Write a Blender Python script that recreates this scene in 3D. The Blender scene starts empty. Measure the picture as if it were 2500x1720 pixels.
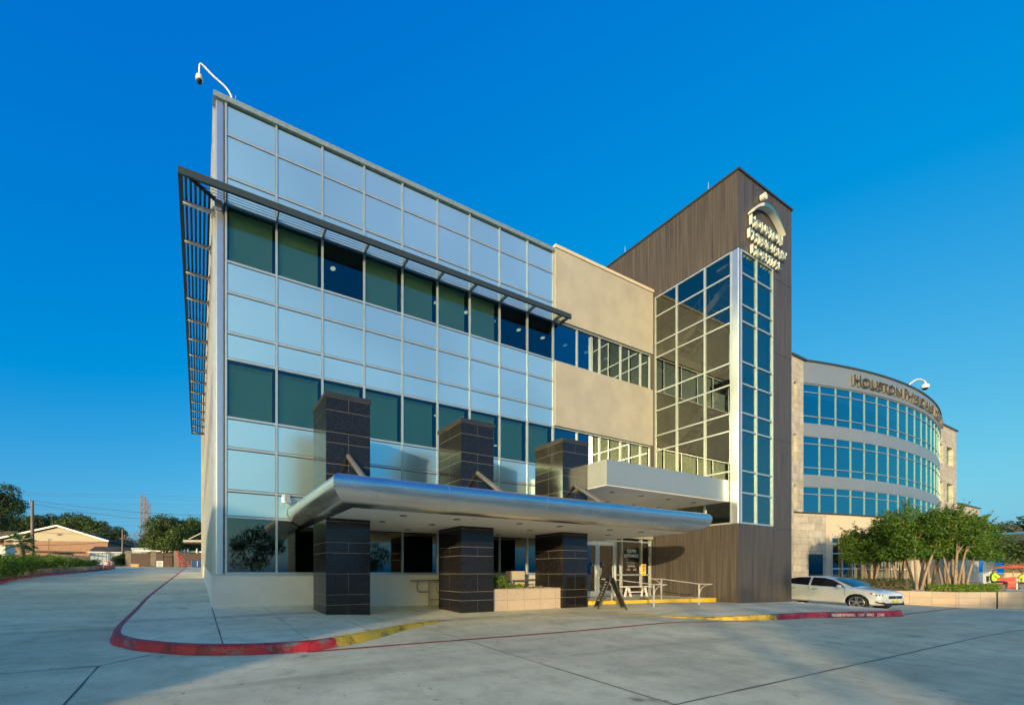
import bpy, bmesh, math, random
import numpy as np
from mathutils import Vector, Matrix
from mathutils.geometry import delaunay_2d_cdt
R = math.radians
scene = bpy.context.scene
col = scene.collection

# ------------------------------------------------------------------ camera
F, CX, H0, EZ = 973.6, 927.5, 1400.0, 1.637
TH = math.atan(1/2.2)
cam_d = bpy.data.cameras.new('camera'); cam = bpy.data.objects.new('camera', cam_d); col.objects.link(cam)
cam.location = (0, 0, EZ); cam.rotation_euler = (R(90), 0, -TH)
cam_d.sensor_width = 36; cam_d.lens = F/2500*36
cam_d.shift_x = (1250-CX)/2500; cam_d.shift_y = (H0-860)/2500
cam_d.clip_start = .05; cam_d.clip_end = 4000
scene.camera = cam

SN, CS = math.sin(TH), math.cos(TH)
def at(x, y, d):                     # survey: a point at depth d
    u = (x-CX)/F
    return Vector(((SN+CS*u)*d, (CS-SN*u)*d, EZ+(H0-y)/F*d))
def gfall(X): return -.019*max(0., min(X, 45.)-18.)
def gz(X, Y): return .035*max(-25., min(Y, 100.)) + gfall(X)

# ------------------------------------------------------------------ objects
ORG = {}
def tag(o, label=None, cat=None, group=None, kind=None):
    if label: o['label'] = label
    if cat: o['category'] = cat
    if group: o['group'] = group
    if kind: o['kind'] = kind
    return o
def thing(name, label, cat, loc=(0,0,0), rz=0., group=None, local=False):
    o = bpy.data.objects.new(name, None); col.objects.link(o)
    o.location = loc; o.rotation_euler = (0, 0, rz); o.empty_display_size = .3
    ORG[o.name] = Vector((0,0,0)) if local else Vector(loc)
    return tag(o, label, cat, group)
def children(o): return [c for c in bpy.data.objects if c.parent == o]
def copy_tree(o, parent=None):
    c = o.copy(); col.objects.link(c)
    if parent: c.parent = parent
    for ch in children(o): copy_tree(ch, c)
    return c

class MB:
    def __init__(s): s.v = []; s.f = []; s.m = []; s.sm = []
    def add(s, vs, fs, m=0, smooth=False):
        n = len(s.v); s.v.extend([tuple(p) for p in vs])
        for f in fs: s.f.append(tuple(n+i for i in f)); s.m.append(m); s.sm.append(smooth)
        return s
    def box(s, x0, x1, y0, y1, z0, z1, m=0):
        if x0 > x1: x0, x1 = x1, x0
        if y0 > y1: y0, y1 = y1, y0
        if z0 > z1: z0, z1 = z1, z0
        vs = [(x0,y0,z0),(x1,y0,z0),(x1,y1,z0),(x0,y1,z0),(x0,y0,z1),(x1,y0,z1),(x1,y1,z1),(x0,y1,z1)]
        return s.add(vs, [(0,3,2,1),(4,5,6,7),(0,1,5,4),(1,2,6,5),(2,3,7,6),(3,0,4,7)], m)
    def pane(s, x0, x1, y0, y1, z0, z1, m=0):          # a single sheet facing -x or -y
        if abs(y1-y0) < abs(x1-x0): y = min(y0, y1); return s.quad((x0,y,z0),(x1,y,z0),(x1,y,z1),(x0,y,z1), m)
        x = min(x0, x1); return s.quad((x,y1,z0),(x,y0,z0),(x,y0,z1),(x,y1,z1), m)
    def obox(s, p, q, w, h, m=0, up=(0,0,1)):          # beam from p to q
        p, q = Vector(p), Vector(q); d = (q-p).normalized(); up = Vector(up)
        if abs(d.dot(up)) > .98: up = Vector((1,0,0))
        a = d.cross(up).normalized()*w/2; b = a.cross(d).normalized()*h/2
        vs = [p-a-b, p+a-b, p+a+b, p-a+b, q-a-b, q+a-b, q+a+b, q-a+b]
        return s.add(vs, [(0,3,2,1),(4,5,6,7),(0,1,5,4),(1,2,6,5),(2,3,7,6),(3,0,4,7)], m)
    def quad(s, a, b, c, d, m=0): return s.add([a,b,c,d], [(0,1,2,3)], m)
    def prism(s, pts, off, m=0):                        # polygon pts extruded by vector off
        off = Vector(off); n = len(pts); P = [Vector(p) for p in pts]
        nrm = Vector((0,0,0))
        for i in range(n): nrm += P[i].cross(P[(i+1)%n])
        if nrm.dot(off) > 0: P.reverse()
        vs = P+[p+off for p in P]
        fs = [tuple(range(n)), tuple(range(2*n-1, n-1, -1))]+[(i, i+n, (i+1)%n+n, (i+1)%n) for i in range(n)]
        return s.add(vs, fs, m)
    def tube(s, pts, rad, n=10, m=0, cap=True, smooth=True):
        P = [Vector(p) for p in pts]; k = len(P)
        rs = rad if isinstance(rad, (list, tuple)) else [rad]*k
        vs = []; prev = None
        for i in range(k):
            d = (P[min(i+1,k-1)]-P[max(i-1,0)]).normalized()
            if prev is None:
                a = d.orthogonal().normalized()
            else:
                a = (prev-d*prev.dot(d)).normalized()
            prev = a; b = d.cross(a)
            for j in range(n):
                t = 2*math.pi*j/n; vs.append(P[i]+(a*math.cos(t)+b*math.sin(t))*rs[i])
        fs = [(i*n+j, i*n+(j+1)%n, (i+1)*n+(j+1)%n, (i+1)*n+j) for i in range(k-1) for j in range(n)]
        s.add(vs, fs, m, smooth)
        if cap: s.add(vs[:n], [tuple(range(n-1,-1,-1))], m); s.add(vs[-n:], [tuple(range(n))], m)
        return s
    def lathe(s, c, prof, n=20, m=0, axis='z', smooth=True):   # prof: (radius, height)
        c = Vector(c); vs = []
        for r, h in prof:
            for j in range(n):
                t = 2*math.pi*j/n; x, y = r*math.cos(t), r*math.sin(t)
                vs.append(c+(Vector((x,y,h)) if axis == 'z' else Vector((x,h,y)) if axis == 'y' else Vector((h,x,y))))
        k = len(prof)
        fs = [(i*n+j, i*n+(j+1)%n, (i+1)*n+(j+1)%n, (i+1)*n+j) for i in range(k-1) for j in range(n)]
        if axis == 'y': fs = [f[::-1] for f in fs]
        s.add(vs, fs, m, smooth)
        s.add(vs[:n], [tuple(range(n-1,-1,-1))], m); s.add(vs[-n:], [tuple(range(n))], m)
        return s
    def build(s, name, mats, parent=None, org=None):
        me = bpy.data.meshes.new(name)
        if parent is not None: o0 = ORG[parent.name]
        elif org is not None: o0 = Vector(org)
        else:
            A = np.array(s.v); o0 = Vector(((A[:,0].min()+A[:,0].max())/2, (A[:,1].min()+A[:,1].max())/2, A[:,2].min()))
        A = np.array(s.v, dtype=float)-np.array(o0)
        me.from_pydata([tuple(p) for p in A], [], s.f)
        if not isinstance(mats, (list, tuple)): mats = [mats]
        for mt in mats: me.materials.append(mt)
        me.polygons.foreach_set('material_index', s.m); me.polygons.foreach_set('use_smooth', s.sm)
        me.update()
        o = bpy.data.objects.new(name, me); col.objects.link(o)
        if parent is not None: o.parent = parent
        else: o.location = o0
        ORG[o.name] = Vector(o0)
        return o
def bevel(o, w=.01, seg=2):
    m = o.modifiers.new('bevel', 'BEVEL'); m.width = w; m.segments = seg; m.limit_method = 'ANGLE'; m.angle_limit = R(40); return o

def text_mesh(body, size, depth=.01, offset=0., sx=1.):
    cu = bpy.data.curves.new('t', 'FONT'); cu.body = body; cu.size = size; cu.extrude = depth/2; cu.offset = offset
    ob = bpy.data.objects.new('t', cu); col.objects.link(ob)
    dg = bpy.context.evaluated_depsgraph_get()
    me = ob.evaluated_get(dg).to_mesh()
    vs = [Vector((v.co.x*sx, v.co.y, v.co.z)) for v in me.vertices]; fs = [tuple(p.vertices) for p in me.polygons]
    ob.evaluated_get(dg).to_mesh_clear()
    bpy.data.objects.remove(ob); bpy.data.curves.remove(cu)
    return vs, fs
def place_text(mb, body, o, right, up, height, width=None, depth=.01, m=0, offset=0.):
    """writes body with its lower left at o; cap height and total width in metres"""
    vs, fs = text_mesh(body, 1., depth=0.0001, offset=offset)
    x0 = min(v.x for v in vs); x1 = max(v.x for v in vs); y0 = min(v.y for v in vs); y1 = max(v.y for v in vs)
    o, right, up = Vector(o), Vector(right).normalized(), Vector(up).normalized(); n = right.cross(up)
    sy = height/max(.01, y1-max(y0, -.02)); sxx = (width/(x1-x0)) if width else sy
    zs = sorted(set(round(v.z, 6) for v in vs)); mid = (zs[0]+zs[-1])/2
    mb.add([o+right*((v.x-x0)*sxx)+up*((v.y-max(y0,-.02))*sy)+n*(depth if v.z > mid else 0.) for v in vs], fs, m)
    return x0, x1

# ------------------------------------------------------------------ materials
def newmat(name):
    m = bpy.data.materials.new(name); m.use_nodes = True; nt = m.node_tree; nt.nodes.clear()
    out = nt.nodes.new('ShaderNodeOutputMaterial'); return m, nt, out
def N(nt, t, **kw):
    n = nt.nodes.new(t)
    for k, v in kw.items():
        if k in n.inputs: n.inputs[k].default_value = v
        else: setattr(n, k, v)
    return n
def mixc(nt, fac, a, b, mode='MIX'):
    n = nt.nodes.new('ShaderNodeMix'); n.data_type = 'RGBA'; n.blend_type = mode
    for sock, val in ((n.inputs[0], fac), (n.inputs[6], a), (n.inputs[7], b)):
        if isinstance(val, (int, float)): sock.default_value = val
        elif isinstance(val, tuple): sock.default_value = (*val, 1) if len(val) == 3 else val
        else: nt.links.new(val, sock)
    return n.outputs[2]
def ramp(nt, src, stops):
    n = nt.nodes.new('ShaderNodeValToRGB'); nt.links.new(src, n.inputs[0])
    e = n.color_ramp.elements
    while len(e) > 1: e.remove(e[0])
    e[0].position = stops[0][0]; c = stops[0][1]; e[0].color = (c,c,c,1) if isinstance(c,(int,float)) else (*c,1)
    for p, c in stops[1:]:
        k = e.new(p); k.color = (c,c,c,1) if isinstance(c,(int,float)) else (*c,1)
    return n.outputs[0]
def noise(nt, scale=5., detail=4., stretch=(1,1,1), rough=.55, coord='Object', rot=(0,0,0)):
    tc = nt.nodes.new('ShaderNodeTexCoord'); mp = nt.nodes.new('ShaderNodeMapping')
    mp.inputs['Scale'].default_value = stretch; mp.inputs['Rotation'].default_value = rot
    if coord == 'World':
        g = nt.nodes.new('ShaderNodeNewGeometry'); nt.links.new(g.outputs['Position'], mp.inputs[0])
    else: nt.links.new(tc.outputs[coord], mp.inputs[0])
    n = nt.nodes.new('ShaderNodeTexNoise'); n.inputs['Scale'].default_value = scale; n.inputs['Detail'].default_value = detail
    n.inputs['Roughness'].default_value = rough
    nt.links.new(mp.outputs[0], n.inputs['Vector']); return n.outputs['Fac']
def mat(name, color, rough=.6, metal=0., var=.12, scale=6., stretch=(1,1,1), bump=0., spec=.5, coord='World', coat=0., rvar=0., emit=None, detail=5.):
    m, nt, out = newmat(name)
    b = N(nt, 'ShaderNodeBsdfPrincipled'); nt.links.new(b.outputs[0], out.inputs[0])
    b.inputs['Roughness'].default_value = rough; b.inputs['Metallic'].default_value = metal
    b.inputs['Specular IOR Level'].default_value = spec; b.inputs['Coat Weight'].default_value = coat
    b.inputs['Coat Roughness'].default_value = .05
    nz = noise(nt, scale, detail, stretch, coord=coord)
    lo = tuple(max(0, c*(1-var)) for c in color); hi = tuple(min(1, c*(1+var)) for c in color)
    nt.links.new(ramp(nt, nz, [(.3, lo), (.7, hi)]), b.inputs['Base Color'])
    if rvar: nt.links.new(ramp(nt, nz, [(.3, max(0, rough-rvar)), (.7, min(1, rough+rvar))]), b.inputs['Roughness'])
    if bump:
        bp = N(nt, 'ShaderNodeBump', Strength=bump, Distance=.02); nt.links.new(noise(nt, scale*6, 6., stretch, coord=coord), bp.inputs['Height'])
        nt.links.new(bp.outputs[0], b.inputs['Normal'])
    if emit:
        b.inputs['Emission Color'].default_value = (*emit[:3], 1); b.inputs['Emission Strength'].default_value = emit[3]
    return m
def glass_mat(name, tint, refl=.16, rough=.0, fcol=(1,1,1), ripple=0.):
    m, nt, out = newmat(name)
    tr = N(nt, 'ShaderNodeBsdfTransparent'); tr.inputs[0].default_value = (*tint, 1)
    gl = N(nt, 'ShaderNodeBsdfGlossy'); gl.inputs[0].default_value = (*fcol, 1); gl.inputs['Roughness'].default_value = rough
    fr = N(nt, 'ShaderNodeFresnel', IOR=1.5)
    mr = N(nt, 'ShaderNodeMapRange'); mr.inputs['To Min'].default_value = refl; mr.inputs['To Max'].default_value = 1.
    mr.inputs['From Min'].default_value = .04
    nt.links.new(fr.outputs[0], mr.inputs[0])
    mx = N(nt, 'ShaderNodeMixShader'); nt.links.new(mr.outputs[0], mx.inputs[0]); nt.links.new(tr.outputs[0], mx.inputs[1]); nt.links.new(gl.outputs[0], mx.inputs[2])
    if ripple:
        bp = N(nt, 'ShaderNodeBump', Strength=ripple, Distance=.03); nt.links.new(noise(nt, .9, 2., coord='World'), bp.inputs['Height'])
        nt.links.new(bp.outputs[0], gl.inputs['Normal'])
    nt.links.new(mx.outputs[0], out.inputs[0]); return m
def block_mat(name, c1, c2, mortar, bw, bh, msize=.012, rough=.7, axis='x', var=.15, bump=.2, offset=.5, stain=.2):
    """stone or brick laid in courses; axis: horizontal direction of the wall"""
    m, nt, out = newmat(name)
    b = N(nt, 'ShaderNodeBsdfPrincipled'); b.inputs['Roughness'].default_value = rough; nt.links.new(b.outputs[0], out.inputs[0])
    g = nt.nodes.new('ShaderNodeNewGeometry'); sp = nt.nodes.new('ShaderNodeSeparateXYZ'); nt.links.new(g.outputs['Position'], sp.inputs[0])
    cb = nt.nodes.new('ShaderNodeCombineXYZ')
    ad = N(nt, 'ShaderNodeMath', operation='ADD'); nt.links.new(sp.outputs['X'], ad.inputs[0]); nt.links.new(sp.outputs['Y'], ad.inputs[1])
    src = {'x': sp.outputs['X'], 'y': sp.outputs['Y'], 'xy': ad.outputs[0]}[axis]
    nt.links.new(src, cb.inputs[0]); nt.links.new(sp.outputs['Z'], cb.inputs[1])
    br = nt.nodes.new('ShaderNodeTexBrick'); br.offset = offset
    br.inputs['Scale'].default_value = 1.; br.inputs['Brick Width'].default_value = bw; br.inputs['Row Height'].default_value = bh
    br.inputs['Mortar Size'].default_value = msize; br.inputs['Mortar Smooth'].default_value = .1
    br.inputs['Color1'].default_value = (*c1, 1); br.inputs['Color2'].default_value = (*c2, 1); br.inputs['Mortar'].default_value = (*mortar, 1)
    nt.links.new(cb.outputs[0], br.inputs['Vector'])
    nz = noise(nt, 1.3, 6., (1,1,1), .65, 'World'); st = ramp(nt, nz, [(.3, 1-stain), (.6, 1.)])
    c = mixc(nt, 1., br.outputs['Color'], st, 'MULTIPLY')
    nz2 = noise(nt, 14., 6., (1,1,1.6), .6, 'World'); c = mixc(nt, 1., c, ramp(nt, nz2, [(.3, 1-var), (.7, 1.)]), 'MULTIPLY')
    nt.links.new(c, b.inputs['Base Color'])
    bp = N(nt, 'ShaderNodeBump', Strength=bump, Distance=.01, invert=True); nt.links.new(br.outputs['Fac'], bp.inputs['Height']); nt.links.new(bp.outputs[0], b.inputs['Normal'])
    return m
def concrete_mat(name, c=(.34,.33,.30), streak=.25, fine=.12, rough=.75):
    m, nt, out = newmat(name)
    b = N(nt, 'ShaderNodeBsdfPrincipled'); b.inputs['Roughness'].default_value = rough; nt.links.new(b.outputs[0], out.inputs[0])
    b.inputs['Specular IOR Level'].default_value = .3
    base = (c[0], c[1], c[2])
    big = noise(nt, .22, 6., (1,1,1), .6, 'World'); a = ramp(nt, big, [(.32, tuple(x*.78 for x in base)), (.66, tuple(x*1.12 for x in base))])
    st = noise(nt, .8, 6., (.35,1.9,1), .62, 'World', rot=(0,0,.12)); a = mixc(nt, 1., a, ramp(nt, st, [(.28, 1-streak), (.62, 1.)]), 'MULTIPLY')
    st2 = noise(nt, 2.2, 6., (1,1,1), .7, 'World'); a = mixc(nt, 1., a, ramp(nt, st2, [(.36, .80), (.55, 1.)]), 'MULTIPLY')
    fn = noise(nt, 60., 4., (1,1,1), .7, 'World'); a = mixc(nt, 1., a, ramp(nt, fn, [(.3, 1-fine), (.7, 1.)]), 'MULTIPLY')
    sp = noise(nt, 9., 2., (1,1,1), .4, 'World'); a = mixc(nt, 1., a, ramp(nt, sp, [(.24, .55), (.29, 1.)]), 'MULTIPLY')
    oil = noise(nt, 1.1, 3., (1,1,1), .5, 'World'); a = mixc(nt, 1., a, ramp(nt, oil, [(.255, .55), (.30, 1.)]), 'MULTIPLY')
    tyre = noise(nt, .35, 5., (.22,2.6,1), .6, 'World', rot=(0,0,.35)); a = mixc(nt, 1., a, ramp(nt, tyre, [(.30, .74), (.42, 1.)]), 'MULTIPLY')
    nt.links.new(a, b.inputs['Base Color'])
    bp = N(nt, 'ShaderNodeBump', Strength=.25, Distance=.01); nt.links.new(noise(nt, 120., 5., coord='World'), bp.inputs['Height']); nt.links.new(bp.outputs[0], b.inputs['Normal'])
    return m
def worn_paint(name, c, wear=(.16,.14,.13), lo=.36, hi=.5, under=(.30,.29,.27)):
    m, nt, out = newmat(name)
    b = N(nt, 'ShaderNodeBsdfPrincipled'); b.inputs['Roughness'].default_value = .6; nt.links.new(b.outputs[0], out.inputs[0])
    n1 = noise(nt, 1.6, 8., (1,1,2.5), .7, 'World'); n2 = noise(nt, 22., 6., (1,1,1), .75, 'World')
    a = mixc(nt, ramp(nt, n1, [(lo, 1.), (hi, 0.)]), c, wear)
    n3 = noise(nt, 3.2, 7., (1,1,.6), .75, 'World'); a = mixc(nt, ramp(nt, n3, [(.50, 0.), (.62, .85)]), a, tuple(x*.22 for x in c))
    a = mixc(nt, ramp(nt, n2, [(.31, 1.), (.36, 0.)]), a, under)
    nt.links.new(a, b.inputs['Base Color'])
    bp = N(nt, 'ShaderNodeBump', Strength=.4, Distance=.01); nt.links.new(n2, bp.inputs['Height']); nt.links.new(bp.outputs[0], b.inputs['Normal'])
    return m
def leaf_mat(name, dark, light, accent=None, trans=.25):
    m, nt, out = newmat(name)
    g = nt.nodes.new('ShaderNodeNewGeometry')
    nz = noise(nt, .8, 3., coord='World')
    c = mixc(nt, g.outputs['Random Per Island'], dark, light)
    c = mixc(nt, ramp(nt, nz, [(.35, .0), (.65, .6)]), c, light)
    if accent:
        gt = N(nt, 'ShaderNodeMath', operation='GREATER_THAN'); gt.inputs[1].default_value = .96
        nt.links.new(g.outputs['Random Per Island'], gt.inputs[0]); c = mixc(nt, gt.outputs[0], c, accent)
    d = N(nt, 'ShaderNodeBsdfPrincipled'); d.inputs['Roughness'].default_value = .55; d.inputs['Specular IOR Level'].default_value = .3
    nt.links.new(c, d.inputs['Base Color'])
    t = N(nt, 'ShaderNodeBsdfTranslucent'); nt.links.new(c, t.inputs[0])
    mx = N(nt, 'ShaderNodeMixShader'); mx.inputs[0].default_value = trans
    nt.links.new(d.outputs[0], mx.inputs[1]); nt.links.new(t.outputs[0], mx.inputs[2]); nt.links.new(mx.outputs[0], out.inputs[0])
    return m
def plank_mat(name, base=(.066,.057,.049)):
    m, nt, out = newmat(name)
    b = N(nt, 'ShaderNodeBsdfPrincipled'); b.inputs['Roughness'].default_value = .5; b.inputs['Specular IOR Level'].default_value = .35; nt.links.new(b.outputs[0], out.inputs[0])
    g = nt.nodes.new('ShaderNodeNewGeometry'); sp = nt.nodes.new('ShaderNodeSeparateXYZ'); nt.links.new(g.outputs['Position'], sp.inputs[0])
    ad = N(nt, 'ShaderNodeMath', operation='ADD'); nt.links.new(sp.outputs['X'], ad.inputs[0]); nt.links.new(sp.outputs['Y'], ad.inputs[1])
    def streak(freq, lo, hi):
        cb = nt.nodes.new('ShaderNodeCombineXYZ'); mu = N(nt, 'ShaderNodeMath', operation='MULTIPLY'); mu.inputs[1].default_value = freq
        nt.links.new(ad.outputs[0], mu.inputs[0]); nt.links.new(mu.outputs[0], cb.inputs[0])
        mz = N(nt, 'ShaderNodeMath', operation='MULTIPLY'); mz.inputs[1].default_value = .35; nt.links.new(sp.outputs['Z'], mz.inputs[0]); nt.links.new(mz.outputs[0], cb.inputs[1])
        n = nt.nodes.new('ShaderNodeTexNoise'); n.inputs['Scale'].default_value = 1.; n.inputs['Detail'].default_value = 4; nt.links.new(cb.outputs[0], n.inputs['Vector'])
        return ramp(nt, n.outputs['Fac'], [(.32, lo), (.68, hi)])
    c = mixc(nt, 1., tuple(x*1.25 for x in base), streak(14., .68, 1.14), 'MULTIPLY')
    c = mixc(nt, 1., c, streak(60., .55, 1.3), 'MULTIPLY')
    nt.links.new(c, b.inputs['Base Color'])
    mo = N(nt, 'ShaderNodeMath', operation='FRACT'); sc = N(nt, 'ShaderNodeMath', operation='MULTIPLY'); sc.inputs[1].default_value = 1/.155
    nt.links.new(ad.outputs[0], sc.inputs[0]); nt.links.new(sc.outputs[0], mo.inputs[0])
    bp = N(nt, 'ShaderNodeBump', Strength=.7, Distance=.012); nt.links.new(ramp(nt, mo.outputs[0], [(.0, 0.), (.06, 1.), (.94, 1.), (1., 0.)]), bp.inputs['Height'])
    nt.links.new(bp.outputs[0], b.inputs['Normal'])
    return m
def granite_mat(name):
    m, nt, out = newmat(name)
    b = N(nt, 'ShaderNodeBsdfPrincipled'); b.inputs['Roughness'].default_value = .13; b.inputs['Specular IOR Level'].default_value = .42; nt.links.new(b.outputs[0], out.inputs[0])
    v = noise(nt, 55., 3., coord='World'); c = ramp(nt, v, [(.42, (.005,.005,.006)), (.58, (.014,.013,.013)), (.68, (.075,.07,.066))])
    nt.links.new(c, b.inputs['Base Color'])
    nt.links.new(ramp(nt, noise(nt, .9, 4., coord='World'), [(.3, .07), (.7, .2)]), b.inputs['Roughness'])
    return m

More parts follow.
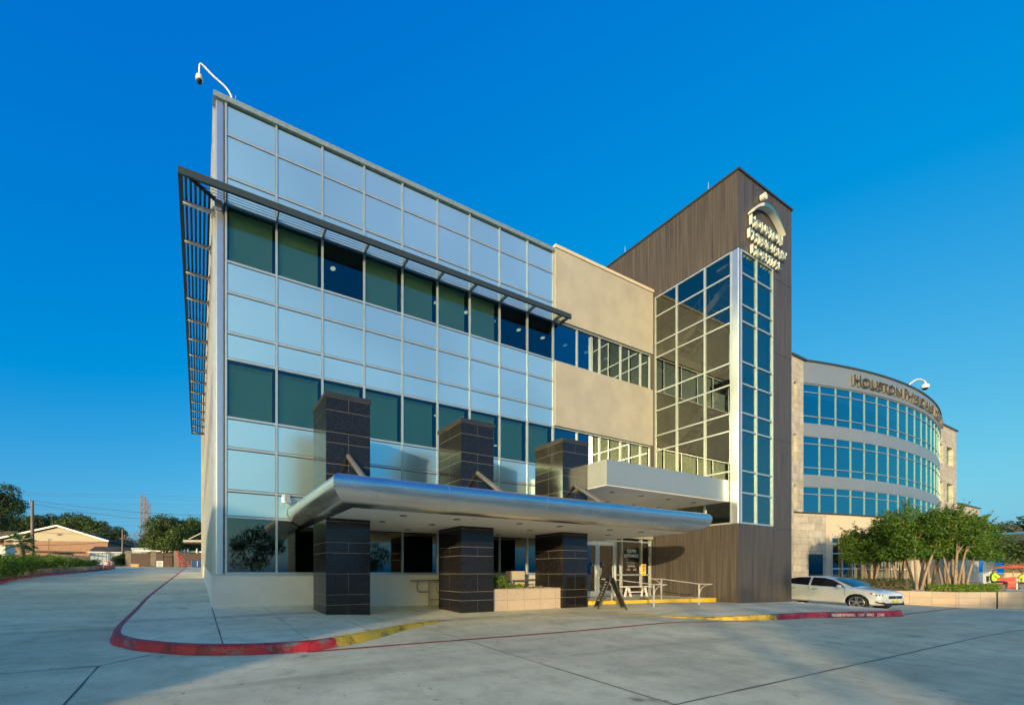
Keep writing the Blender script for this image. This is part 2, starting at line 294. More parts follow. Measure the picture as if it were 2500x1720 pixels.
M = dict(
    road=concrete_mat('road_concrete', (.76,.69,.46), .22),
    walk=concrete_mat('pavement_concrete', (.80,.74,.53), .14),
    soil=mat('soil', (.12,.09,.06), .95, var=.4, scale=12, bump=.6),
    joint=mat('joint_filler', (.13,.125,.11), .9, var=.35, scale=3),
    crack=mat('faint_joint', (.17,.165,.15), .9, var=.3, scale=4),
    red=worn_paint('red_kerb_paint', (.36,.014,.022), lo=.36, hi=.46),
    redline=worn_paint('red_line_paint', (.34,.045,.05), lo=.30, hi=.5, wear=(.26,.2,.18)),
    yellow=worn_paint('yellow_kerb_paint', (.62,.42,.035), lo=.36, hi=.5, wear=(.25,.21,.10)),
    yellow2=mat('yellow_step_paint', (.75,.48,.03), .55, var=.12, scale=5),
    white=mat('white_paint', (.75,.74,.70), .5, var=.06),
    silver=mat('silver_aluminium', (.62,.64,.66), .32, .85, var=.05, scale=2),
    trim=mat('clear_anodised_frame', (.50,.56,.56), .38, .6, var=.06, scale=3),
    trimblue=mat('blue_grey_frame', (.34,.38,.40), .4, .5, var=.05),
    panel=mat('silver_metal_panel', (.63,.88,.84), .30, .80, var=.05, scale=.35, rvar=.02, detail=0.),
    panelgap=mat('panel_joint_dark', (.05,.055,.06), .6),
    coping=mat('grey_coping', (.26,.34,.35), .45, .4),
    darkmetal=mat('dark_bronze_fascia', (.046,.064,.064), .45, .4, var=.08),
    blade=mat('aluminium_blade', (.20,.25,.29), .35, .6, var=.05),
    bracket=mat('pale_bracket', (.62,.60,.60), .5, .1),
    fin=mat('lilac_grey_fin', (.34,.32,.36), .5, .3),
    tan=mat('tan_stucco', (.36,.345,.295), .85, var=.10, scale=.9, bump=.15),
    base=mat('pale_stucco_base', (.64,.64,.59), .8, var=.07, scale=1.2, bump=.1),
    tan2=mat('warm_stucco', (.58,.50,.38), .85, var=.06, scale=.8, bump=.1),
    wood=plank_mat('dark_timber_cladding'),
    granite=granite_mat('polished_granite'),
    grout=mat('pale_grout', (.34,.31,.26), .8),
    cap=mat('granite_cap', (.028,.03,.031), .35, var=.2, scale=30),
    canopy=mat('brushed_canopy_metal', (.62,.62,.62), .24, .97, var=.06, scale=1.2, stretch=(1,1,3), rvar=.06),
    soffit=mat('white_soffit', (.84,.80,.73), .6, var=.04, scale=1.5),
    boxmetal=mat('satin_composite_panel', (.33,.38,.39), .4, .45, var=.03, scale=.7),
    dark=mat('near_black', (.015,.015,.017), .5),
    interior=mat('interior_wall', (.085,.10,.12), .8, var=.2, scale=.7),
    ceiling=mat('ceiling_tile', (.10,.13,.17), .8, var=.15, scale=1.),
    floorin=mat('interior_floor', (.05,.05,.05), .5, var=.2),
    blind=mat('roller_blind', (.52,.56,.44), .8, var=.03, scale=.8),
    lamp=mat('downlight_lens', (.8,.8,.75), .4, emit=(1,.95,.85,.55)),
    fitting=mat('recessed_fitting', (.17,.16,.14), .4, .5),
    glass=glass_mat('vision_glass', (.64,.86,.66), .11, fcol=(.80,.93,1.)),
    glasslow=glass_mat('ground_floor_glass', (.25,.33,.30), .18, fcol=(1.,.92,.66), ripple=.02),
    glasstan=glass_mat('ribbon_glass', (.18,.25,.30), .24, fcol=(.75,.88,1.), ripple=.05),
    glasstower=glass_mat('tower_glass', (.40,.42,.34), .20, fcol=(.72,.76,.72), ripple=.04),
    glassblue=glass_mat('tower_front_glass', (.42,.62,.60), .20, fcol=(.65,.85,.82)),
    glasscurve=glass_mat('blue_mirror_glass', (.04,.09,.11), .58, rough=.02, fcol=(.24,.66,.68)),
    glassdoor=glass_mat('door_glass', (.55,.58,.50), .12, ripple=.02),
    lime=block_mat('limestone_blocks', (.56,.52,.44), (.45,.42,.36), (.24,.21,.17), 1.2, .6, .012, axis='xy', stain=.35),
    limewall=block_mat('limestone_wall', (.62,.49,.36), (.55,.44,.33), (.30,.24,.18), .75, .37, .008, axis='xy', offset=0., stain=.15),
    greyspan=mat('grey_spandrel', (.30,.33,.34), .4, .5, var=.04, scale=.5),
    tealface=mat('teal_sign_face', (.04,.17,.21), .35, var=.05),
    cream=mat('cream_sign_return', (.60,.63,.58), .5, var=.04),
    signdark=mat('bronze_letter_face', (.028,.030,.026), .6, 0.),
    signside=mat('pale_letter_return', (.16,.16,.15), .5),
    brick=block_mat('orange_brick', (.30,.14,.08), (.21,.085,.05), (.25,.19,.14), .22, .075, .012, axis='xy', stain=.1),
    cmu=block_mat('split_block', (.27,.24,.19), (.21,.19,.15), (.18,.15,.11), .42, .21, .02, axis='xy'),
    lath=mat('brown_slats', (.10,.072,.055), .8, var=.3, scale=14, stretch=(8,8,.4)),
    oldwood=mat('grey_wood_fence', (.10,.085,.075), .9, var=.4, scale=5, stretch=(6,6,.4)),
    siding=mat('tan_siding', (.36,.33,.26), .8, var=.05, scale=3),
    shingle=mat('dark_shingles', (.055,.05,.048), .9, var=.35, scale=12),
    shinglebrown=mat('brown_shingles', (.24,.15,.08), .9, var=.25, scale=8),
    paleblue=mat('pale_blue_boards', (.42,.50,.55), .7, var=.08, scale=3, stretch=(6,6,.3)),
    pole=mat('weathered_pole', (.20,.165,.125), .9, var=.3, scale=4, stretch=(5,5,.5)),
    steel=mat('lattice_steel', (.26,.22,.22), .6, .3),
    wire=mat('wire', (.06,.07,.085), .6),
    strut=mat('strut_steel', (.19,.19,.18), .45, .5),
    rail=mat('galvanised_rail', (.66,.65,.61), .4, .5, var=.08),
    railgrey=mat('grey_rail', (.24,.26,.25), .45, .5),
    orange=mat('orange_plastic', (.75,.13,.04), .5, var=.1),
    redmesh=mat('red_barrier_paint', (.50,.05,.07), .6, var=.15),
    whiteband=mat('reflective_band', (.80,.72,.66), .4),
    bluebin=mat('blue_steel', (.03,.08,.20), .5, var=.2),
    crate=mat('raw_pine', (.58,.38,.18), .8, var=.15, scale=5),
    bark=mat('smooth_bark', (.27,.21,.155), .8, var=.28, scale=5, stretch=(1,1,.4), bump=.3),
    barkdark=mat('dark_bark', (.11,.085,.065), .9, var=.3, scale=5, bump=.4),
    twig=mat('pale_twigs', (.50,.40,.30), .85, var=.2),
    leafG=leaf_mat('mid_leaf', (.028,.062,.02), (.085,.14,.035)),
    leafA=leaf_mat('crape_leaf', (.026,.075,.013), (.10,.20,.022), (.19,.14,.03)),
    leafB=leaf_mat('oak_leaf', (.022,.050,.020), (.065,.115,.032)),
    leafC=leaf_mat('shrub_leaf', (.04,.11,.012), (.15,.26,.03)),
    leafD=leaf_mat('hedge_leaf', (.020,.055,.012), (.06,.10,.025)),
    leafE=leaf_mat('bright_hedge_leaf', (.07,.16,.01), (.20,.32,.02)),
    leafF=leaf_mat('palm_leaf', (.025,.10,.035), (.06,.17,.05)),
    grassdry=leaf_mat('dry_grass', (.22,.20,.15), (.38,.34,.27)),
    carpaint=mat('white_car_paint', (.78,.79,.78), .28, 0., var=.01, coat=1.),
    carglass=glass_mat('car_glass', (.10,.12,.14), .16, fcol=(.8,.92,1.)),
    carshield=glass_mat('windscreen_glass', (.25,.32,.36), .30, fcol=(.65,.9,1.)),
    tyre=mat('tyre_rubber', (.018,.018,.018), .8, bump=.1),
    alloy=mat('alloy', (.60,.60,.62), .25, .9),
    chrome=mat('chrome', (.7,.72,.75), .12, 1.),
    headlamp=mat('headlamp_lens', (.55,.62,.70), .1, .2, coat=1.),
    amber=mat('amber_lens', (.45,.12,.06), .2, coat=1.),
    plate=mat('yellow_plate', (.65,.68,.05), .5),
    umbrella=mat('orange_canvas', (.85,.16,.045), .8, var=.05),
    redbox=mat('red_enamel', (.85,.05,.03), .45, var=.03),
    shirt=mat('lime_shirt', (.48,.80,.06), .8, var=.08),
    skin=mat('skin', (.30,.16,.10), .55, var=.05),
    hair=mat('dark_hair', (.02,.014,.010), .7),
    trousers=mat('dark_trousers', (.03,.03,.035), .85),
    black=mat('black_satin', (.012,.012,.013), .4),
    chalk=mat('chalk_board', (.022,.024,.022), .6, var=.25),
    chalkline=mat('chalk_writing', (.34,.34,.31), .8),
    chalkgold=mat('gold_writing', (.40,.33,.14), .8),
    signyellow=mat('sign_yellow', (.86,.60,.02), .45),
    signorange=mat('sign_orange', (.80,.26,.03), .5),
    vinyl=mat('white_vinyl', (.72,.76,.76), .5),
    vinylred=mat('red_vinyl', (.55,.05,.04), .5),
    vinylblue=mat('blue_vinyl', (.03,.08,.22), .5),
    officewall=mat('beige_office_wall', (.42,.38,.32), .8, var=.08),
)

# ------------------------------------------------------------------ light
SAZ, SEL = R(53.5), R(8.5)           # shadows run toward +X and +Y
sd = Vector((math.sin(SAZ)*math.cos(SEL), math.cos(SAZ)*math.cos(SEL), -math.sin(SEL)))
sl = bpy.data.lights.new('sun', 'SUN'); sl.energy = 5.0; sl.angle = R(.6); sl.color = (1., .76, .46)
so = bpy.data.objects.new('sun', sl); col.objects.link(so); so.rotation_euler = sd.to_track_quat('-Z', 'Y').to_euler(); so.location = (0, 0, 50)
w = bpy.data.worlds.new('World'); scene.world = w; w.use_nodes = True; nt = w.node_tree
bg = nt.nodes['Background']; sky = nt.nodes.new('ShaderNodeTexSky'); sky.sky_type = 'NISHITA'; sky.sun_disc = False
sky.sun_elevation = SEL; sky.sun_rotation = R(180)+SAZ
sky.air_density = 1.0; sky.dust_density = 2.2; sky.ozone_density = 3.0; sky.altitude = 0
sep = nt.nodes.new('ShaderNodeSeparateColor'); cmb = nt.nodes.new('ShaderNodeCombineColor'); nt.links.new(sky.outputs[0], sep.inputs[0])
STR = .15
def mth(op, a, b=None, c=None):
    n = nt.nodes.new('ShaderNodeMath'); n.operation = op
    for i, v in enumerate((a, b, c)):
        if v is None: continue
        if isinstance(v, (int, float)): n.inputs[i].default_value = v
        else: nt.links.new(v, n.inputs[i])
    return n.outputs[0]
for i, (k_, x0_, p_, lin_) in enumerate(((1.75,.058,1.,3.0),(1.78,0.,.85,2.7),(1.0,0.,.22,1.5))):      # film-like response per channel, plus extra sunward sky glow added as fill
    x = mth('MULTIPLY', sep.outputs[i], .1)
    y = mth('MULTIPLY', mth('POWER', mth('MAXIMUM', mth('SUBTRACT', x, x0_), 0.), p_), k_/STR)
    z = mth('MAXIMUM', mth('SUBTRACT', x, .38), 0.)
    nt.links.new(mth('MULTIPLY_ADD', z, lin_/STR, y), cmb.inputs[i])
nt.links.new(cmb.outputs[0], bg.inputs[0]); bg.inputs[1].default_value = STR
scene.view_settings.view_transform = 'Standard'; scene.view_settings.look = 'None'; scene.view_settings.exposure = 0

# ------------------------------------------------------------------ ground
def grid_sheet(name, xs, ys, zf, m, kind='structure'):
    mb = MB(); n = len(xs)
    vs = [(x, y, zf(x, y)) for y in ys for x in xs]
    fs = [(j*n+i, j*n+i+1, (j+1)*n+i+1, (j+1)*n+i) for j in range(len(ys)-1) for i in range(n-1)]
    mb.add(vs, fs); return tag(mb.build(name, m, org=(0,0,0)), kind=kind)
XS = [-3000,-600,-150,-60,-30,-20,-15,-10,-7,-5,-3,-1,1,3,5,7,9,11,13,15,18,21,25,30,35,40,45,60,90,150,600,3000]
YS = [-3000,-600,-150,-60,-40,-25,-15,-10,-5,0,2,4,6,8,10,12,15,20,30,40,60,80,100,130,200,600,3000]
grid_sheet('road', XS, YS, gz, M['road'])

def cdt_sheet(outline, step, zf, extra=()):
    pts = [Vector((p[0], p[1])) for p in outline]; n = len(pts)
    x0 = min(p.x for p in pts); x1 = max(p.x for p in pts); y0 = min(p.y for p in pts); y1 = max(p.y for p in pts)
    def inside(q):
        c = False
        for i in range(n):
            a, b = pts[i], pts[(i+1)%n]
            if (a.y > q.y) != (b.y > q.y) and q.x < (b.x-a.x)*(q.y-a.y)/(b.y-a.y)+a.x: c = not c
        return c
    allp = list(pts); x = x0+step/2
    while x < x1:
        y = y0+step/2
        while y < y1:
            q = Vector((x, y))
            if inside(q): allp.append(q)
            y += step
        x += step
    v, e, f, *_ = delaunay_2d_cdt(allp, [(i, (i+1)%n) for i in range(n)], [], 0, 1e-5)
    fs = []
    for t in f:
        c = sum((v[i] for i in t), Vector((0,0)))/len(t)
        if inside(c):
            a = (v[t[1]]-v[t[0]]).cross(v[t[2]]-v[t[0]])
            fs.append(tuple(t) if a > 0 else tuple(reversed(t)))
    return [(p.x, p.y, zf(p.x, p.y)) for p in v], fs

def smooth01(a, b, x):
    t = max(0., min(1., (x-a)/(b-a))); return t*t*(3-2*t)
def lift(X, Y):                      # pavement height above the road
    a = 1-smooth01(2.6, 6.6, X)
    b = smooth01(12.9, 15.8, X)
    zr = .375+.008*(Y-6)+.75*gfall(X)-gz(X, Y)
    return max(.012, .012+.15*a*(1-b)+b*(zr-.012))
def dense_(pts, n=3):
    out = []
    for i in range(len(pts)-1):
        p0 = Vector(pts[max(i-1,0)]); p1 = Vector(pts[i]); p2 = Vector(pts[i+1]); p3 = Vector(pts[min(i+2,len(pts)-1)])
        for j in range(n):
            t = j/n; out.append(tuple(.5*((2*p1)+(p2-p0)*t+(2*p0-5*p1+4*p2-p3)*t*t+(3*p1-p0-3*p2+p3)*t**3)))
    out.append(tuple(pts[-1])); return out
curbL = [(-1.9,80.),(-1.9,65.88),(-1.87,27.53),(-1.84,17.87),(-1.73,13.49),(-1.67,10.69),(-1.62,9.74),(-1.51,9.04),(-1.32,8.62),(-1.02,8.2),(-.55,7.78),(-.08,7.45),(.73,7.16),(1.37,7.06),(1.92,7.07),(2.38,7.2),(3.04,7.5),(3.77,7.95),(4.58,8.5),(5.43,9.0),(6.0,9.28)]
curbR = [(12.68,9.11),(13.07,8.5),(13.45,7.85),(13.85,7.24),(14.61,6.61),(16.28,6.15),(18.73,5.9),(21.24,5.55),(22.95,5.35),(23.6,5.4),(24.1,5.62),(24.5,5.95),(24.85,6.6),(25.4,7.6),(26.2,9.0),(26.6,10.),(26.7,20.)]
# the walk starts as flush concrete between the two kerbs
def inset(P, d_):
    out = []
    for i in range(len(P)):
        a, b = Vector(P[max(i-1,0)]), Vector(P[min(i+1,len(P)-1)]); d = (b-a).normalized(); out.append((P[i][0]-d.y*d_, P[i][1]+d.x*d_))
    return out
outline = inset(dense_(curbL), .09)+[(7.5,9.6),(9.5,9.75),(11.5,9.5)]+inset(dense_(curbR), .09)+[(26.2,20.),(26.2,9.7),(21.8,9.7),(21.8,13.3),(.6,13.3),(.6,80.)]
zw = lambda x, y: gz(x, y)+lift(x, y)
vs, fs = cdt_sheet(outline, .8, zw)
mb = MB(); mb.add(vs, fs); tag(mb.build('pavement', M['walk'], org=(0,0,0)), kind='structure')

def kerb(name, pts, mat_, top=.16):
    mb = MB(); P = [Vector((x, y)) for x, y in pts]; rows = []; n = len(P)
    for i, p in enumerate(P):
        d = (P[min(i+1,n-1)]-P[max(i-1,0)]).normalized(); nn = Vector((-d.y, d.x))
        h = lift(p.x, p.y); g = gz(p.x, p.y)
        o = p; q1 = p+nn*.025; q2 = p+nn*.05; q3 = p+nn*top
        rows.append([(o.x-nn.x*.02, o.y-nn.y*.02, g+.003), (o.x, o.y, g+h*.3), (q1.x, q1.y, g+h*.85), (q2.x, q2.y, g+h+.004), (q3.x, q3.y, gz(q3.x,q3.y)+lift(q3.x,q3.y)+.006), (q3.x, q3.y, g-.05)])
    vs = [v for r in rows for v in r]; k = 6
    fs = [(i*k+j, (i+1)*k+j, (i+1)*k+j+1, i*k+j+1) for i in range(n-1) for j in range(k-1)]
    mb.add(vs, fs, smooth=False); return tag(mb.build(name, mat_, org=(0,0,0)), kind='structure')
def dense(pts, n=5):
    out = []
    for i in range(len(pts)-1):
        p0 = Vector(pts[max(i-1,0)]); p1 = Vector(pts[i]); p2 = Vector(pts[i+1]); p3 = Vector(pts[min(i+2,len(pts)-1)])
        for j in range(n):
            t = j/n
            out.append(tuple(.5*((2*p1)+(p2-p0)*t+(2*p0-5*p1+4*p2-p3)*t*t+(3*p1-p0-3*p2+p3)*t**3)))
    out.append(tuple(pts[-1])); return out
kerb('red_kerb', dense(curbL[1:16]), M['red'])
kerb('yellow_kerb', dense(curbL[15:]), M['yellow'])
kerb('yellow_kerb', dense(curbR[:6]), M['yellow'])
kr = kerb('red_kerb', dense(curbR[5:13]), M['red'])
kerb('kerb', dense(curbR[12:]), M['walk'])
# lettering painted on the face of the right hand kerb
mb = MB()
def kerb_text(body, xa, xb, ya, yb, h=.095, z0=.04):
    a = Vector((xa, ya, gz(xa, ya)+z0)); b = Vector((xb, yb, gz(xb, yb)+z0)); nrm = Vector((b.y-a.y, a.x-b.x, 0)).normalized()
    place_text(mb, body, a+nrm*.034, b-a, (0,0,1), h, (b-a).length, .003)
def kerb_y(x):
    P = dense(curbR[5:13], 20); return min(P, key=lambda p: abs(p[0]-x))[1]
for t, x0, x1 in (('FIRE LANE NO PARKING', 19.05, 20.3), ('TOW', 20.48, 20.8), ('AWAY', 20.93, 21.35), ('ZONE', 21.5, 21.95)):
    kerb_text(t, x0, x1, kerb_y(x0), kerb_y(x1))
tag(mb.build('kerb_lettering', M['white'], org=(0,0,0)), kind='structure')

def strip(mb, pts, w, dz=.006, zf=gz, jitter=0., seed=1, n=8):
    rnd = random.Random(seed); P = []
    for i in range(len(pts)-1):
        a, b = Vector(pts[i]), Vector(pts[i+1]); k = max(1, int((b-a).length/.5))
        for j in range(k): P.append(a.lerp(b, j/k))
    P.append(Vector(pts[-1])); vs = []
    for i, p in enumerate(P):
        d = (P[min(i+1,len(P)-1)]-P[max(i-1,0)]).normalized(); nn = Vector((-d.y, d.x))
        ww = w/2*(1+rnd.uniform(-jitter, jitter)); q = p+nn*rnd.uniform(-jitter, jitter)*w*.3
        for s_ in (-1, 1):
            e = q+nn*ww*s_; vs.append((e.x, e.y, zf(e.x, e.y)+dz))
    mb.add(vs, [(2*i+1, 2*i, 2*i+2, 2*i+3) for i in range(len(P)-1)])
mb = MB()
for k, (a, b) in enumerate([((-30,7.12),(-1.37,7.2)), ((-1.37,7.2),(-.75,7.72)), ((-1.37,7.2),(-1.25,-6)), ((5.1,6.85),(5.05,-6)), ((5.05,2.83),(30,2.75)), ((5.05,2.83),(-12,2.95))]):
    if k == 5: continue
    strip(mb, [a, b], .021, jitter=.5, seed=k)
tag(mb.build('road_joints', M['joint'], org=(0,0,0)), kind='structure')
mb = MB()
for k, (a, b) in enumerate([((12.52,3.9),(12.6,-6)), ((-10,13.5),(-1.9,13.5)), ((-10,24),(-1.95,24)), ((-6.2,60),(-6.2,-4)), ((20,5.4),(20.2,-6)), ((5.1,6.85),(5.2,9.0)), ((30,6.),(30,-6)), ((-11,40),(-1.95,40)), ((9.0,6.9),(9.0,2.8))]):
    strip(mb, [a, b], .015, jitter=.5, seed=k+20)
tag(mb.build('road_fine_joints', M['crack'], org=(0,0,0)), kind='structure')
mb = MB()
for k, (a, b, w_) in enumerate([((.36,13.0),(.38,7.34),.022), ((1.84,12.9),(1.84,7.2),.012), ((3.36,10.4),(3.36,7.8),.012), ((-1.72,11.2),(.36,11.2),.008), ((-1.68,20),(.34,20),.01), ((-1.68,27),(.34,27),.01), ((6.9,10.5),(6.9,9.6),.01), ((.4,10.1),(3.,10.1),.007), ((9.9,10.5),(9.9,9.75),.01), ((17.5,9.3),(17.5,6.2),.01), ((19.5,9.4),(19.5,6.1),.01), ((21.6,9.4),(21.6,5.8),.01), ((23.6,9.3),(23.5,5.7),.01)]):
    strip(mb, [a, b], w_, .005, zw, .5, k)
tag(mb.build('pavement_joints', M['joint'], org=(0,0,0)), kind='structure')
mb = MB()
strip(mb, dense([(1.75,7.0),(4.66,6.95),(8.45,6.88),(12.2,6.95),(13.4,6.7),(14.4,6.46),(15.4,6.25)], 4), .095, .007, jitter=.12)
strip(mb, [(24.2,5.62),(28,5.85),(36.1,6.4)], .095, .007, jitter=.12)
tag(mb.build('red_fire_lane_line', M['redline'], org=(0,0,0)), kind='structure')

# planting bed at the far side of the lane on the left
bed = [(-9.6,24.),(-10.16,29.22),(-11.2,34.),(-11.67,38.),(-11.6,42.),(-11.3,46.),(-11.0,51.),(-10.7,57.),(-11.2,64.),(-12.,68.)]
def bed_z(x, y): return gz(x, y)+.15
mb = MB(); vs, fs = cdt_sheet(bed+[(-60,69),(-60,24)], 6, bed_z); mb.add(vs, fs)
tag(mb.build('planting_bed', M['soil'], org=(0,0,0)), kind='structure')
mb = MB(); D = dense([(a-.15, b) for a, b in bed], 4); n = len(D)
vs = []
for x, y in D:
    g = gz(x, y); vs += [(x+.17, y, g+.002), (x+.15, y, g+.14), (x+.12, y, g+.165), (x-.06, y, g+.17), (x-.06, y, g)]
mb.add(vs, [(i*5+j, i*5+j+1, (i+1)*5+j+1, (i+1)*5+j) for i in range(n-1) for j in range(4)])
tag(mb.build('red_kerb', M['red'], org=(0,0,0)), kind='structure')
mb = MB(); place_text(mb, 'FIRE LANE', (-9.98,27.2,gz(-9.98,27.2)+.055), (-.18,1,0.03), (0,0,1), .07, 1.9, .003)
tag(mb.build('kerb_lettering', M['white'], org=(0,0,0)), kind='structure')

# ------------------------------------------------------------------ hospital wing
YF, XC0 = 13.09, .49
BAY = 1.524; X0 = .76; NB = 9; XE = X0+NB*BAY      # 14.476
ZR = [15.06, 13.77, 12.96, 11.18, 10.24, 9.0, 8.2, 6.4, 5.47, 4.16, 3.35, 1.62]
ZTOP = 16.2
wing = thing('hospital_wing', 'three storey wing clad in silver metal panels with green tinted ribbon windows', 'building', (XC0, YF, .6))
# metal panels, front and side
edges = [ZTOP-.16]+[z+.05 for z in ZR]
rows = [(edges[i+1], edges[i]) for i in range(len(edges)-1)]
wins = {(11.23,13.01), (6.45,8.25), (1.67,3.40)}
def is_win(a, b): return any(abs(a-p) < .02 and abs(b-q) < .02 for p, q in wins)
NS = 15; YS0 = YF+.27; YSE = YS0+NS*BAY
bands = [[]]
for r_ in rows:
    if is_win(*r_): bands.append([])
    else: bands[-1].append(r_)
for bd in bands:
    if not bd: continue
    mb = MB(); mc = MB()
    for (a, b) in bd:
        for k in range(NB):
            x = X0+k*BAY; mb.box(x+.045, x+BAY-.045, YF-.02, YF+.03, a+.04, b-.072)
        for k in range(NS):
            y = YS0+k*BAY; mc.box(XC0-.0, XC0+.05, y+.045, y+BAY-.045, a+.05, b-.035)
    mb.build('cladding_panels', M['panel'], wing); mc.build('side_cladding_panels', M['panel'], wing)
    z0_, z1_ = bd[-1][0], bd[0][1]
    mb = MB(); mb.box(X0+.0, XE, YF+.032, YF+.1, z0_, z1_); mb.build('panel_backing', M['panelgap'], wing)
    mb = MB(); mb.box(XC0+.052, XC0+.12, YS0, YSE, z0_, z1_); mb.build('panel_backing', M['panelgap'], wing)
# frame grid
mb = MB()
for k in range(NB+1):
    x = X0+k*BAY; mb.box(x-.032, x+.032, YF-.045, YF+.06, 1.6, ZTOP-.16)
for z in ZR:
    mb.box(X0-.03, XE+.03, YF-.033, YF+.05, z+.008, z+.072)
for k in range(NS+1):
    y = YS0+k*BAY; mb.box(XC0-.10, XC0+.06, y-.03, y+.03, 1.62, ZTOP-.16)
for z in ZR:
    mb.box(XC0-.05, XC0+.05, YS0, YSE, z, z+.075)
mb.build('curtain_wall_frame', M['trim'], wing)
mb = MB(); mb.box(XC0-.02, X0-.065, YF-.03, YS0-.04, 1.6, ZTOP-.16); bevel(mb.build('corner_trim', M['silver'], wing), .04, 3)
mb = MB(); mb.box(XC0-.09, XE+.02, YF-.10, YF+.35, ZTOP-.16, ZTOP+.0); mb.box(XC0-.09, XC0+.35, YF+.35, YSE, ZTOP-.16, ZTOP)
mb.build('coping', M['coping'], wing)
mb = MB(); mb.box(XC0+.3, 21.9, YF+.3, 48, ZTOP-.5, ZTOP-.3); mb.build('roof', M['coping'], wing)
# base wall: front and sloping side
mb = MB(); mb.box(.36, 16.05, YF-.13, YF+.2, .2, 1.60)
mb.prism([(.36, YF+.2, .2), (.36, YF+.2, 1.60), (.36, YSE, 1.62+.035*(YSE-YF)*.9), (.36, YSE, .9)], (.25,0,0))
mb.build('base_wall', M['base'], wing)
mb = MB(); mb.box(.34, 16.05, YF-.16, YF+.02, 1.60, 1.635); mb.build('sill', M['trim'], wing)
# windows, each with its blind where the photograph has one
def window(x, z0, z1, gm, blind=False, off=.0, parent=wing, w=BAY, y=YF):
    mb = MB(); mb.pane(x+.035, x+w-.035, y+.0, y+.012, z0, z1)
    o = mb.build('window', gm, parent)
    if blind:
        mb = MB(); mb.box(x+.10+off, x+w-.10, y+.22, y+.228, z0+.0, z1-.08); mb.box(x+.10+off, x+w-.10, y+.19, y+.26, z1-.10, z1+.0)
        mb.build('blind', M['blind'], o)
    return o
for fl, (z0, z1, gm, bl) in enumerate([(11.255,12.96,M['glass'],(1,1,0,1,1,1,1,0,0)), (6.475,8.2,M['glass'],(1,)*9), (1.695,3.35,M['glasslow'],(0,)*9)]):
    for k in range(NB): window(X0+k*BAY, z0, z1, gm, bl[k])
    for k in range(NS):
        y = YS0+k*BAY; mb = MB(); mb.pane(XC0, XC0+.012, y+.03, y+BAY-.03, z0, z1); mb.build('window', gm, wing)
# vertical sun fins on the side elevation
mb = MB()
for k in range(NS*2):
    y = YS0+k*BAY/2+.38; mb.box(XC0-.10, XC0-.02, y-.012, y+.012, 3.45, ZTOP-.2)
mb.build('side_fins', M['fin'], wing)
# tan walls with ribbon windows
mb = MB()
mb.box(XE+.06, 21.5, YF-.10, YF+.25, 13.04, 16.22); mb.box(XE+.06, 21.5, YF-.10, YF+.25, 8.28, 11.17); mb.box(XE+.06, 21.5, YF-.10, YF+.25, 3.42, 6.39)
mb.box(.26, .9, YSE+.0, 48, .6, ZTOP+.1); mb.box(.9, 21.9, 47.6, 48, .6, ZTOP+.1); mb.box(21.5, 21.9, 19, 48, .6, 16.1)
mb.build('tan_wall', M['tan'], wing)
mb = MB(); mb.box(XE+.02, 21.52, YF-.14, YF+.30, 16.22, 16.36); mb.build('wall_coping', M['tan2'], wing); mb = MB(); mb.box(.2, 1., YSE-.02, 48.1, ZTOP+.1, ZTOP+.25); mb.build('wall_coping', M['tan2'], wing)
TX = [XE+.06, 16.05, 17.59, 19.12, 20.67, 21.42]
for (z0, z1) in ((11.25,13.0), (6.46,8.24)):
    for i in range(5):
        mb = MB(); mb.pane(TX[i]+.03, TX[i+1]-.03, YF+.04, YF+.052, z0+.03, z1-.06); mb.build('window', M['glasstan'], wing)
mb = MB()
for (z0, z1) in ((11.17,13.04), (6.39,8.28)):
    for x in TX: mb.box(x-.035, x+.035, YF-.0, YF+.10, z0+.08, z1-.07)
    mb.box(TX[0], TX[-1]+.07, YF-.02, YF+.10, z0, z0+.08); mb.box(TX[0], TX[-1]+.07, YF-.02, YF+.10, z1-.07, z1)
mb.build('ribbon_frame', M['trim'], wing)
mb = MB(); mb.box(21.5, 21.61, YF-.13, YF+.3, .3, 16.3); mb.build('dark_return', M['wood'], wing)
# interiors
for (zf, zc) in ((0.62,4.0), (5.2,8.35), (10.,13.12)):
    mb = MB(); mb.box(.75, 21.4, YF+.12, YF+8, zc, zc+.15); mb.box(.75, 4.5, YF+8, YSE, zc, zc+.15)
    c_ = mb.build('ceiling', M['ceiling'], wing)
    mb = MB(); mb.box(.75, 21.4, YF+.3, YF+8, zf-.2, zf); mb.box(.75, 4.5, YF+8, YSE, zf-.2, zf); mb.build('floor_slab', M['floorin'], wing)
    if zf > 1:
        for k in range(13):
            for yy in (1.3, 3.4):
                x = X0+.8+k*1.52+(.4 if yy > 2 else 0)
                mb = MB(); mb.lathe((x, YF+yy, zc-.02), [(.10,0),(.10,.02)], 12); mb.build('downlight', M['lamp'], c_)
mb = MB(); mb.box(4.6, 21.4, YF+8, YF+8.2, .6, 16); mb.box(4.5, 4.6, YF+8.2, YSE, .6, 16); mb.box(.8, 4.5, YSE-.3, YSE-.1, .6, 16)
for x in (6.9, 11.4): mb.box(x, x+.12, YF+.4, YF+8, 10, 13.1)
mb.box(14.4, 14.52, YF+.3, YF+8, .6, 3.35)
mb.build('interior_wall', M['interior'], wing)
